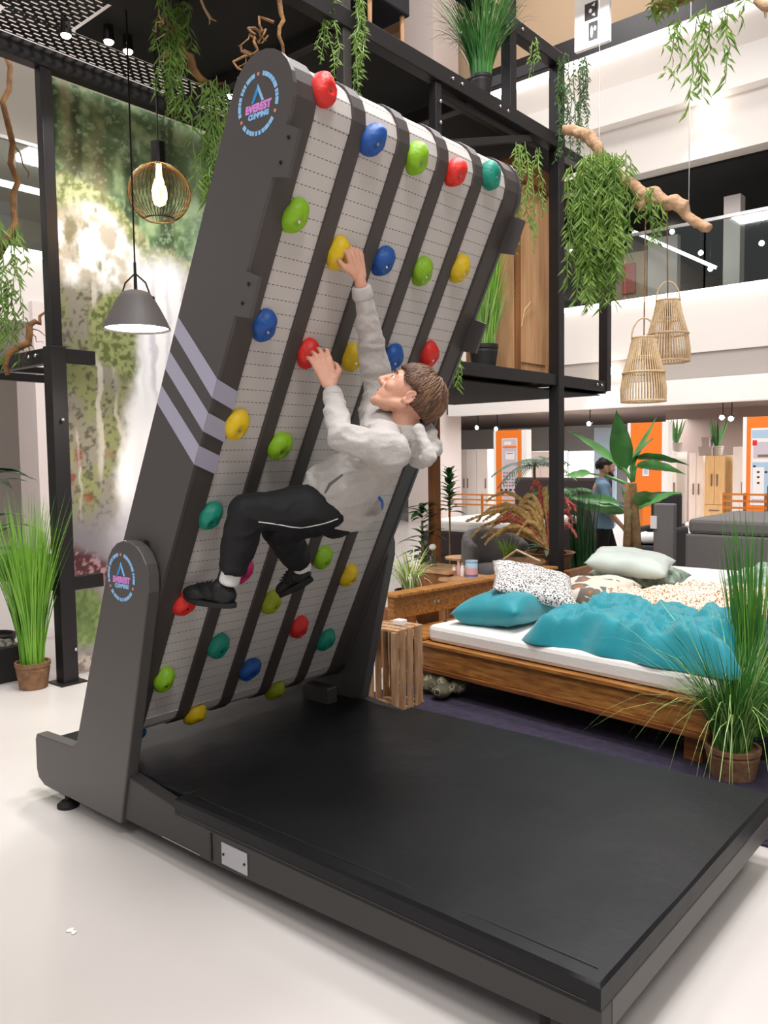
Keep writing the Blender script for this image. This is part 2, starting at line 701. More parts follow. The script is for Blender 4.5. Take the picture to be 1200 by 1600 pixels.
# left galleries
struct(MB().bx(-34, XF, -8, YF, 3.7, 4.74).build('wall_left', 'white_wall'))
struct(MB().bx(XF + 0.002, XF + 0.06, -8, YF, 4.66, 4.76).build('trim_9', 'led_glow'))
struct(MB().bx(-20.2, -20, -8, 34, 0, 13).build('wall_left_far', 'white_wall'))
struct(MB().bx(-34, XF, -8, YF, 7.6, 9.0).build('wall_left_upper', 'white_wall'))
struct(MB().bx(-15.9, -15.8, -8, YF, 6.9, 7.0).build('trim_10', 'led_glow'))
struct(MB().bx(-12.6, -11.7, 15.6, 16.6, 0, 13).build('column_corner', 'column_m'))
struct(MB().bx(-12.5, -11.9, 5.9, 6.7, 0, 4.0).build('column_left', 'column_m'))

# glass balustrades, each pane its own piece
for k in range(10):
    x1 = -12.0 + k * 1.6
    root = struct(MB().bx(x1 + 0.02, x1 + 1.58, YF + 0.04, YF + 0.06, 4.74, 6.0).build('window_%d' % (k + 1), 'glass'))
for k in range(6):
    y1 = 2.0 + k * 1.9
    struct(MB().bx(XF - 0.06, XF - 0.04, y1 + 0.02, y1 + 1.88, 4.76, 6.3).build('window_%d' % (k + 11), 'glass'))
tag(MB().beam((-12, YF + 0.05, 6.03), (8, YF + 0.05, 6.03), 0.06, 0.06).build('handrail', 'rail_silver'), 'long silver handrail on the glass balustrade of the back gallery', 'handrail')
tag(MB().beam((XF - 0.05, 0, 6.33), (XF - 0.05, YF, 6.33), 0.05, 0.05).build('handrail', 'rail_silver'), 'silver handrail on the glass balustrade at far left', 'handrail')

# ================================================================== CLIMBING WALL MACHINE
AL = math.radians(26.3)
WU = Vector((math.sin(AL), 0, math.cos(AL)))
WN = Vector((math.cos(AL), 0, -math.sin(AL)))
WP = Vector((-3.2, 0, 0.28))


def W(u, v, y):
    p = WP + WU * u + WN * v
    return Vector((p.x, y, p.z))


RT, UT, UB = 0.14, 2.737, 0.20     # roller radius, upper and lower roller centres
YN, YFAR = 1.87, 3.245             # near and far faces of the wall body

wall = thing('climbing_machine', 'tall grey tilted rotating climbing wall with coloured holds and five pale slatted belts', 'climbing wall', (-2.9, 2.55, 0))


def path(off, a0=0.0, a1=math.pi, n=10, bot=True):
    """profile of the belt loop at distance off outside the rollers: list of (u,v), bottom to top"""
    r = RT + off
    pts = []
    if bot:
        for k in range(n, 0, -1):
            a = math.pi * k / n
            pts.append((UB - r * math.sin(a), -RT + r * math.cos(a)))
    pts.append((UB, off))
    pts.append((UT, off))
    for k in range(1, n + 1):
        a = math.pi * k / n
        pts.append((UT + r * math.sin(a), -RT + r * math.cos(a)))
    return pts


def loop_prism(off, inner, y0, y1):
    pts = path(off)
    return MB().prism(pts, lambda p, t: W(p[0], p[1], t), y0, y1)


# body inside the loop
loop_prism(-0.03, 0, 1.96, 3.155).build('wall_body', 'machine_black', wall)
pitch, bw = 0.2485, 0.182
belts_y = [2.0605 - 0.0 + pitch * i for i in range(5)]
# slat mesh shared by all slats
SL = 0.0507


def slat_mesh():
    b = MB()
    b.box((0, 0, -0.006), (bw, SL + 0.00003, 0.012), None, 0.0002)
    o = b.build('slat', 'slat_m')
    me = o.data
    bpy.data.objects.remove(o, do_unlink=True)
    return me


SLM = slat_mesh()
for i, yc in enumerate(belts_y):
    bt = loop_prism(-0.012, 0, yc - bw / 2 + 0.002, yc + bw / 2 - 0.002).build('belt', 'belt_m', wall)
    ss = []
    n = int(round((UT - UB) / SL))
    sl = (UT - UB) / n
    for k in range(n):
        ss.append((W(UB + sl * (k + 0.5), 0.0, yc), WU, WN))
    for k in range(5):
        a = (k + 0.5) * sl / RT
        t = WU * math.cos(a) - WN * math.sin(a)
        nn = WU * math.sin(a) + WN * math.cos(a)
        ss.append((W(UT, -RT, yc) + nn * RT, t, nn))
    for k in range(3):
        a = (k + 0.5) * sl / RT
        t = WU * math.cos(a) + WN * math.sin(a)
        nn = -WU * math.sin(a) + WN * math.cos(a)
        ss.append((W(UB, -RT, yc) + nn * RT, t, nn))
    for (p, t, nn) in ss:
        s = bpy.data.objects.new('slat', SLM)
        COL.objects.link(s)
        xx = t.cross(nn)
        m4 = Matrix((xx, t, nn)).transposed().to_4x4()
        m4.translation = p - PLOC[wall.name]
        s.parent = bt
        s.matrix_local = m4
# dark dividers between belts, and the side frames
for i in range(4):
    yc = belts_y[i] + pitch / 2
    loop_prism(0.012, 0, yc - 0.0335, yc + 0.0335).build('divider_strip', 'divider_m', wall, bevel=0.004)
loop_prism(0.014, 0, YN + 0.004, 1.9685).build('side_frame', 'divider_m', wall)  # both frames darker than the machine grey: front-face shade put into the colour
loop_prism(0.014, 0, 3.147, YFAR - 0.004).build('side_frame', 'divider_m', wall)


def plate_outline():
    pts = [(0.30, -0.295), (2.70, -0.295)]
    r = 0.158
    for k in range(0, 13):
        a = math.pi * (1 - k / 12)
        pts.append((UT + r * math.sin(a), -0.137 + r * math.cos(a)))
    pts += [(2.690, 0.019), (2.690, 0.085), (2.538, 0.093), (2.522, 0.019), (2.205, 0.019), (2.208, 0.088), (2.065, 0.096), (2.045, 0.019),
            (0.20, 0.019), (0.08, -0.06), (0.08, -0.2)]
    return pts


def side_panel(y0, y1):
    return MB().prism(plate_outline(), lambda p, t: W(p[0], p[1], t), y0, y1).build('side_panel', 'machine_grey', wall)


pn = side_panel(YN - 0.012, YN + 0.004)
pf = side_panel(YFAR - 0.004, YFAR + 0.012)
# screws on the tabs
for (u, v) in ((2.655, 0.05), (2.575, 0.045), (2.17, 0.05), (2.10, 0.045)):
    c = W(u, v, YN - 0.013)
    MB().tube([c, c - Vector((0, 0.004, 0))], 0.006, 8).build('screw', 'metal_dark', pn)
# chevron stripes: side and front
st_s = [[(1.931, -0.293), (1.866, -0.293), (1.735, 0.018), (1.808, 0.018)],
        [(1.794, -0.293), (1.723, -0.293), (1.601, 0.018), (1.676, 0.018)],
        [(1.655, -0.293), (1.582, -0.293), (1.465, 0.018), (1.542, 0.018)]]
for q in st_s:
    MB().prism(q, lambda p, t: W(p[0], p[1], t), YN - 0.0135, YN - 0.011).build('chevron_stripe', 'lavender', pn)
    MB().prism([(q[3][0], YN - 0.012), (q[2][0], YN - 0.012), (q[2][0] - 0.043, 1.967), (q[3][0] - 0.043, 1.967)],
               lambda p, t: W(p[0], t, p[1]), 0.0135, 0.0205).build('chevron_stripe', 'lavender', pn)
# guide slot near the pivot
MB().tube([W(1.045, -0.14, YN - 0.0135), W(0.955, -0.112, YN - 0.0135)], 0.018, 10, flat=0.25, ref=(0, 1, 0)).build('guide_slot', 'machine_black', pn)


# round emblem: ring of lettering blocks, dots, peak and name
def emblem(o, ex, ey, ez, R, parent, mirror=False):
    rnd = random.Random(7)

    def P(x, y, t):
        return Vector(o) + ex * x + ey * y + ez * t
    for (a0, a1) in ((100, 196), (-14, 78), (218, 322)):
        a = a0
        while a < a1 - 4:
            w = rnd.choice((6, 8, 11, 14))
            w = min(w, a1 - a)
            n = 4
            poly = []
            for k in range(n + 1):
                t = math.radians(a + w * k / n)
                poly.append((R * math.cos(t), R * math.sin(t)))
            for k in range(n, -1, -1):
                t = math.radians(a + w * k / n)
                poly.append((R * 0.86 * math.cos(t), R * 0.86 * math.sin(t)))
            MB().prism(poly, lambda p, t: P(p[0], p[1], t), 0, 0.0012).build('ring_lettering', 'logo_blue', parent)
            a += w + rnd.choice((1.5, 1.5, 4))
    for a in (89, 207, 334):
        t = math.radians(a)
        c = P(R * 0.93 * math.cos(t), R * 0.93 * math.sin(t), 0)
        MB().prism([(0.06 * R * math.cos(k * math.pi / 5), 0.06 * R * math.sin(k * math.pi / 5)) for k in range(10)],
                   lambda p, t: c + ex * p[0] + ey * p[1] + ez * t, 0, 0.0012).build('ring_dot', 'logo_dot', parent)
    MB().prism([(0.0, 0.62 * R), (0.30 * R, 0.06 * R), (0.18 * R, 0.06 * R), (0.0, 0.42 * R)], lambda p, t: P(p[0], p[1], t), 0, 0.0012).build('peak_mark', 'logo_blue', parent)
    MB().prism([(0.0, 0.62 * R), (0.0, 0.36 * R), (-0.20 * R, 0.06 * R), (-0.34 * R, 0.06 * R)], lambda p, t: P(p[0], p[1], t), 0, 0.0012).build('peak_mark', 'logo_deep', parent)
    text_mesh('EVEREST', 0.33 * R, 'name_lettering', MATS['logo_pink'], parent, P(0, -0.12 * R, 0), ex, ey, ez, 0.0005, 0.1, 0.0022)
    text_mesh('CLIMBING', 0.22 * R, 'name_lettering', MATS['logo_blue'], parent, P(0.02 * R, -0.37 * R, 0), ex, ey, ez, 0.0005, 0.1, 0.0016)


eu = WU * math.cos(0.42) - WN * math.sin(0.42)
ev = WU * math.sin(0.42) + WN * math.cos(0.42)
emblem(W(2.722, -0.146, YN - 0.0125), ev, eu, Vector((0, -1, 0)), 0.102, pn)

# holds
HC = {'r': 'hold_red', 'g': 'hold_green', 'b': 'hold_blue', 'y': 'hold_yellow', 't': 'hold_teal', 'm': 'hold_magenta', 'l': 'hold_lime'}
HOLDS = [
    (2.005, [('r', 2.835), ('g', 2.427), ('b', 2.026), ('y', 1.63), ('t', 1.233), ('r', 0.82), ('g', 0.419), ('b', 0.03)]),
    (2.262, [('b', 2.752), ('y', 2.341), ('r', 1.941), ('g', 1.54), ('m', 0.939), ('t', 0.539), ('y', 0.14)]),
    (2.512, [('g', 2.752), ('b', 2.355), ('y', 1.947), ('l', 0.735), ('b', 0.347)]),
    (2.764, [('r', 2.762), ('g', 2.355), ('b', 1.968), ('g', 0.947), ('r', 0.543), ('l', 0.14)]),
    (3.008, [('t', 2.804), ('y', 2.409), ('r', 2.003), ('b', 1.204), ('y', 0.812), ('t', 0.411)])]


def hold_mesh(seed):
    rnd = random.Random(seed)
    b = MB()
    b.ball((0, 0, 0), 1.0, None, 22, 16)
    sx, sy = rnd.uniform(0.046, 0.054), rnd.uniform(0.056, 0.066)
    off = Vector((rnd.uniform(0, 50), rnd.uniform(0, 50), 0))
    for i, p in enumerate(b.v):
        k = 1 + 0.16 * mnoise.noise(p * 1.1 + off)
        q = Vector((p.x * sx * k, p.y * sy * k, max(p.z, -0.35) * 0.046))
        d = math.hypot(p.x - 0.1, p.y + 0.25)
        if p.z > 0:
            q.z -= 0.016 * math.exp(-(d / 0.3) ** 2)
            q.z += 0.006 * mnoise.noise(p * 2.3 + off)
        b.v[i] = q
    o = b.build('hold', None, smooth=True)
    me = o.data
    bpy.data.objects.remove(o, do_unlink=True)
    return me


HM = [hold_mesh(k) for k in range(4)]
BOLT = None
rnd = random.Random(3)
for yc, hs in HOLDS:
    for c, u in hs:
        if u > UT:
            a = (u - UT) / RT
            nn = WU * math.sin(a) + WN * math.cos(a)
            t = WU * math.cos(a) - WN * math.sin(a)
            p = W(UT, -RT, yc) + nn * (RT + 0.012)
        elif u < UB:
            a = (UB - u) / RT
            nn = -WU * math.sin(a) + WN * math.cos(a)
            t = WU * math.cos(a) + WN * math.sin(a)
            p = W(UB, -RT, yc) + nn * (RT + 0.012)
        else:
            nn, t, p = WN, WU, W(u, 0.012, yc)
        me = HM[rnd.randrange(4)].copy()
        me.materials.clear()
        me.materials.append(MATS[HC[c]])
        h = bpy.data.objects.new('climbing_hold', me)
        COL.objects.link(h)
        a = rnd.uniform(-0.7, 0.2)
        xx = t.cross(nn)
        x2 = xx * math.cos(a) + t * math.sin(a)
        t2 = -xx * math.sin(a) + t * math.cos(a)
        m4 = Matrix((x2, t2, nn)).transposed().to_4x4()
        m4.translation = p - PLOC[wall.name]
        h.parent = wall
        h.matrix_local = m4
        PLOC[h.name] = Vector((0, 0, 0))
        bo = MB().tube([(0.005, -0.014, 0.018), (0.005, -0.014, 0.032)], 0.007, 8).build('bolt', 'bolt_m', None)
        bo.parent = h
# uprights (boot shaped side plates) with the round emblem
def upright_outline():
    pts = [(-3.70, 0.065), (-3.755, 0.09), (-3.772, 0.13), (-3.772, 0.275), (-3.757, 0.305), (-3.42, 0.318), (-3.382, 0.345), (-3.078, 1.13)]
    c = Vector((-2.925, 1.135))
    for k in range(1, 10):
        a = math.radians(170 - 165 * k / 9)
        pts.append((c.x + 0.153 * math.cos(a), c.y + 0.145 * math.sin(a)))
    pts += [(-2.775, 1.08), (-3.035, 0.068)]
    return pts


up = MB().prism(upright_outline(), lambda p, t: Vector((p[0], t, p[1])), 1.795, 1.852).build('upright', 'machine_grey', wall, bevel=0.006)
emblem((-2.962, 1.7945, 1.128), Vector((1, 0, 0)), Vector((0, 0, 1)), Vector((0, -1, 0)), 0.10, up)
MB().prism(upright_outline(), lambda p, t: Vector((p[0], t, p[1])), 3.262, 3.32).build('upright', 'machine_grey', wall, bevel=0.006)
# base rails and end
rail = [(-3.02, 0.09), (-3.02, 0.285), (-2.93, 0.275), (-2.45, 0.215), (-0.862, 0.215), (-0.862, 0.135), (-1.2, 0.125), (-2.4, 0.09)]
rl = MB().prism(rail, lambda p, t: Vector((p[0], t, p[1])), 1.808, 1.868).build('base_rail', 'machine_dark', wall, bevel=0.004)
MB().prism(rail, lambda p, t: Vector((p[0], t, p[1])), 3.245, 3.305).build('base_rail', 'machine_dark', wall, bevel=0.004)
MB().bx(-0.92, -0.861, 1.869, 3.244, 0.135, 0.214, 0.004).build('end_rail', 'machine_grey', wall)
MB().bx(-3.76, -0.921, 1.869, 3.244, 0.12, 0.195).build('base_tray', 'machine_black', wall)
MB().bx(-2.365, -2.22, 1.803, 1.8085, 0.11, 0.193, 0.002).build('name_plate', 'plate_m', rl)
for x in (-2.352, -2.233):
    MB().tube([(x, 1.8035, 0.15), (x, 1.8, 0.15)], 0.005, 8).build('screw', 'metal_dark', rl)
MB().bx(-2.75, -2.5, 1.806, 1.8085, 0.096, 0.099).build('edge_trim', 'bolt_m', rl)
MB().bx(-2.435, -2.425, 1.803, 1.81, 0.10, 0.205).build('cover_joint', 'machine_black', rl)
for (x, y) in ((-3.53, 1.823), (-3.53, 3.29), (-1.05, 1.86), (-1.05, 3.27), (-2.2, 3.27)):
    zt = 0.075 if x < -3 else 0.14
    MB().lathe([(0.05, 0.0), (0.05, 0.014), (0.03, 0.03), (0.014, 0.034), (0.014, zt)], (x, y, 0), 16).build('levelling_foot', 'rubber', wall)
# lower motor box and small bracket beside the far end of the belts
MB().bx(-3.25, -3.05, 3.06, 3.14, 0.2, 0.36, 0.01).build('bracket', 'steel_grey', wall)

# ------------------------------------------------------------------ crash mats
def soft_slab(x0, x1, y0, y1, z0, z1, amp, seed, nx=40, ny=34, r=0.009):
    b = MB()
    rndo = Vector((seed * 3.1, seed * 1.7, 0))
    vs, fs = [], []

    def prof(i, n):
        return i / n
    top = {}
    for i in range(nx + 1):
        for j in range(ny + 1):
            x = x0 + (x1 - x0) * i / nx
            y = y0 + (y1 - y0) * j / ny
            e = min(i, nx - i, j, ny - j)
            z = z1 - (r if e == 0 else 0.0)
            if e > 0:
                z += amp * (mnoise.noise(Vector((x * 2.0, y * 2.0, 0)) + rndo) + 0.5 * mnoise.noise(Vector((x * 5.0, y * 3.0, 2)) + rndo) + 0.5 * (1 - abs(mnoise.noise(Vector((x * 3.0 + y * 2.0, y * 1.2 - x, 5)) + rndo)) * 2) ** 3 * 0.6)
            if e == 0:
                pass
            elif e == 1:
                x += 0
            top[i, j] = len(vs)
            vs.append(Vector((x, y, z)))
    for i in range(nx):
        for j in range(ny):
            fs.append((top[i, j], top[i + 1, j], top[i + 1, j + 1], top[i, j + 1]))
    # sides
    ring = [(i, 0) for i in range(nx)] + [(nx, j) for j in range(ny)] + [(i, ny) for i in range(nx, 0, -1)] + [(0, j) for j in range(ny, 0, -1)]
    base = len(vs)
    for (i, j) in ring:
        p = vs[top[i, j]]
        vs.append(Vector((p.x, p.y, z0)))
    n = len(ring)
    for k in range(n):
        k2 = (k + 1) % n
        fs.append((top[ring[k]], base + k, base + k2, top[ring[k2]]))
    fs.append(tuple(range(base, base + n)))
    return b.add(vs, fs)


# first and last rows squeezed so the rim is round
def mat_rows(b, nx, ny, x0, x1, y0, y1, w=0.009):
    for p in b.v:
        sx = (x1 - x0) / nx
        sy = (y1 - y0) / ny
        if abs(p.x - (x0 + sx)) < 1e-5:
            p.x = x0 + w
        if abs(p.x - (x1 - sx)) < 1e-5:
            p.x = x1 - w
        if abs(p.y - (y0 + sy)) < 1e-5:
            p.y = y0 + w
        if abs(p.y - (y1 - sy)) < 1e-5:
            p.y = y1 - w
    return b


cm = thing('crash_mat', 'large black vinyl crash mat lying on the front of the climbing wall base', 'mat', (-1.76, 2.55, 0.216))
mat_rows(soft_slab(-2.655, -0.862, 1.805, 3.29, 0.2165, 0.283, 0.004, 1), 40, 34, -2.655, -0.862, 1.805, 3.29).build('mat_body', 'vinyl', cm, smooth='auto')
MB().tube([(-2.6, 1.865, 0.284), (-0.90, 1.865, 0.284)], 0.0022, 6).build('seam', 'plastic_black', cm)
MB().bx(-2.62, -0.9, 1.8035, 1.8065, 0.2265, 0.2285).build('zip', 'steel_grey', cm)
cm2 = thing('crash_mat', 'narrow black vinyl mat tucked under the lower end of the climbing wall', 'mat', (-2.84, 2.55, 0.196))
mat_rows(soft_slab(-3.74, -2.66, 1.872, 3.242, 0.1955, 0.272, 0.003, 2, 24, 34), 24, 34, -3.74, -2.66, 1.872, 3.242).build('mat_body', 'vinyl', cm2, smooth='auto')

# ================================================================== STEEL FRAME WITH CANOPY
fr = thing('steel_frame', 'tall black bolted steel frame with mesh canopy and shelves behind the climbing wall', 'frame', (-5.55, 2.9, 0))
XA, XB = -5.55, -3.7


def beam(a, b, w=0.09, h=0.11, m='steel_black', name='beam'):
    return MB().beam(a, b, w, h).build(name, m, fr, bevel=0.006)


def post(x, y, z0, z1, w=0.1, m='steel_black'):
    return MB().bx(x - w / 2, x + w / 2, y - w / 2, y + w / 2, z0, z1).build('post', m, fr, bevel=0.006)


post(XA, 2.90, 0, 2.42, 0.115)
post(XA, 2.90, 2.42, 4.32, 0.085)
post(-7.2, 2.90, 0, 4.32, 0.10)
post(XA, 5.0, 0, 4.32, 0.1)
post(XB, 3.97, 0, 4.36, 0.075, 'steel_grey')
post(XB, 3.97, 4.46, 6.2, 0.075, 'steel_grey')
post(XB, 6.78, 0, 5.14, 0.105)
post(XB, 7.78, 2.24, 4.36, 0.095)
post(XB, 5.97, 4.46, 6.6, 0.095)
post(XB, 4.95, 3.86, 4.34, 0.07)
post(XA, 7.78, 2.24, 4.36, 0.09)
# base plates
for (x, y) in ((XA, 2.9), (XB, 6.78), (XB, 3.97)):
    MB().bx(x - 0.1, x + 0.1, y - 0.1, y + 0.1, 0, 0.012).build('foot_plate', 'steel_black', fr)
# canopy beams
beam((XA, 1.2, 4.385), (XA, 7.83, 4.385), 0.1, 0.13)
beam((XB, 3.2, 4.41), (XB, 6.85, 4.41), 0.1, 0.12)
beam((XB, 6.85, 4.36), (XB, 7.83, 4.36), 0.09, 0.09)
beam((XB, 4.6, 5.14), (XB, 6.83, 5.14), 0.1, 0.12)
beam((XA, 7.78, 4.36), (XB, 7.78, 4.36))
beam((XA, 5.4, 4.36), (XB, 5.4, 4.36))
beam((XA, 3.97, 4.38), (XB, 3.97, 4.38), 0.07, 0.09)
beam((XA - 0.05, 2.02, 4.52), (-4.5, 2.36, 4.52), 0.07, 0.05, 'rail_silver')
beam((XB, 6.83, 5.17), (XB - 1.9, 6.83, 5.17), 0.08, 0.1)
beam((XB - 1.9, 4.6, 5.17), (XB - 1.9, 6.83, 5.17), 0.08, 0.1)
# hanging lower tray of the canopy
beam((XB - 1.0, 4.95, 3.93), (XB, 4.95, 3.93), 0.05, 0.07)
beam((XB, 4.95, 3.9), (XB, 6.3, 4.33), 0.05, 0.06)
beam((XB - 0.03, 4.95, 4.3), (XB - 0.03, 6.5, 4.3), 0.05, 0.06)
# left tower shelves
for z in (2.36, 0.72):
    beam((XA, 2.9, z), (-7.2, 2.9, z), 0.07, 0.11)
    beam((-7.2, 1.2, z), (-7.2, 4.4, z), 0.07, 0.07)
    beam((-6.4, 1.2, z - 0.02), (-6.4, 4.4, z - 0.02), 0.06, 0.05)
    beam((XA, 2.9, z), (XA, 3.2, z), 0.06, 0.1)
# right shelf: platform at 2.29 m
beam((XB, 5.0, 2.29), (XB, 7.83, 2.29), 0.07, 0.1)
beam((XA, 7.78, 2.27), (XB, 7.78, 2.27), 0.07, 0.1)
beam((XA, 5.0, 2.27), (XB, 5.0, 2.27), 0.07, 0.1)
beam((XA, 6.4, 2.27), (XB, 6.4, 2.27), 0.06, 0.07)
MB().bx(XA, XB - 0.036, 5.05, 7.74, 2.327, 2.34).build('shelf_panel', 'steel_black', fr)
MB().bx(XA, XB - 0.036, 5.05, 7.74, 2.2, 2.21).build('shelf_panel', 'dark_ceiling', fr)
# canopy panels: perforated strips along the left beam, closed black sheets elsewhere
b = MB().bx(XA + 0.05, XA + 0.36, 2.5, 7.7, 4.455, 4.458)
b.build('mesh_panel', 'perforated', fr)
MB().bx(-5.3, -4.72, 2.45, 2.95, 4.50, 4.503).build('mesh_panel', 'perforated', fr)
MB().bx(-5.5, -4.72, 1.2, 2.45, 4.46, 4.475).build('canopy_panel', 'dark_ceiling', fr)
MB().bx(-5.19, XB - 0.05, 2.95, 7.7, 4.46, 4.475).build('canopy_panel', 'dark_ceiling', fr)
MB().bx(-4.72, XB - 0.05, 1.2, 2.95, 4.46, 4.475).build('canopy_panel', 'dark_ceiling', fr)
# bolts, a few pixels each
bb = MB()
for (x, y, z) in [(XB + 0.055, 5.1, 4.41), (XB + 0.055, 5.22, 4.41), (XB + 0.055, 5.75, 4.41), (XB + 0.055, 5.87, 4.41), (XB + 0.05, 4.95, 4.2), (XB + 0.05, 4.95, 4.05),
                  (XB + 0.055, 6.1, 5.14), (XB + 0.055, 6.78, 4.9), (XB + 0.055, 7.5, 2.29), (XB + 0.055, 7.6, 2.29), (XB + 0.05, 5.15, 2.3), (XA + 0.08, 2.9, 1.9), (XA + 0.08, 2.93, 0.25)]:
    bb.ball((x, y, z), 0.014, None, 8, 6)
for (x, z) in ((-5.85, 2.37), (-5.75, 2.37)):
    bb.ball((x, 2.86, z), 0.014, None, 8, 6)
tag(bb.build('bolt_heads', 'bolt_m', fr, smooth=True), kind='stuff')

# spot lamps clipped to the canopy
for k, (px, py) in enumerate(((103, 55), (170, 65), (200, 80), (360, 150))):
    p = at(px, py, z=4.36)
    s = thing('spotlight', ['bright cold-white spotlight near the mesh at top left', 'left of two paired spotlights in the black canopy', 'right of two paired spotlights in the black canopy', 'bright spotlight in the canopy beside the round emblem'][k], 'spotlight', p, 'canopy spotlights')
    MB().tube([p + Vector((0, 0, 0.1)), p], [0.03, 0.038], 12).build('lamp_body', 'metal_dark', s)
    MB().ball(p, (0.032, 0.032, 0.02), None, 12, 8).build('lens', 'spot_glow', s, smooth=True)
    MB().tube([p + Vector((0, 0, 0.1)), p + Vector((0, 0, 0.12))], 0.01, 6).build('mount', 'metal_dark', s)
    ld = bpy.data.lights.new('canopy_light', 'SPOT')
    ld.energy = 68
    ld.spot_size = math.radians(75)
    ld.spot_blend = 0.7
    ld.shadow_soft_size = 0.04
    lo = bpy.data.objects.new('canopy_light', ld)
    COL.objects.link(lo)
    lo.location = p + Vector((0, 0, -0.05))
    lo.rotation_euler = (Vector((-5.7, 3.3 + 0.35 * k, 2.4)) - p).to_track_quat('-Z', 'Y').to_euler()

# ================================================================== MURAL
def vnoise(x, y, seed):
    rs = np.random.RandomState(seed)
    g = rs.rand(64, 64)
    xi, yi = np.floor(x).astype(int), np.floor(y).astype(int)
    fx, fy = x - xi, y - yi
    fx, fy = fx * fx * (3 - 2 * fx), fy * fy * (3 - 2 * fy)
    a, b_ = g[xi % 64, yi % 64], g[(xi + 1) % 64, yi % 64]
    c, d = g[xi % 64, (yi + 1) % 64], g[(xi + 1) % 64, (yi + 1) % 64]
    return (a * (1 - fx) + b_ * fx) * (1 - fy) + (c * (1 - fx) + d * fx) * fy


def vfbm(x, y, seed, o=5):
    s, a, t = 0, 0.5, 0
    for k in range(o):
        s = s + a * vnoise(x * 2 ** k + 7.3 * k, y * 2 ** k + 3.1 * k, seed + k)
        t += a
        a *= 0.55
    return s / t


def sm(e0, e1, x):
    t = np.clip((x - e0) / (e1 - e0), 0, 1)
    return t * t * (3 - 2 * t)


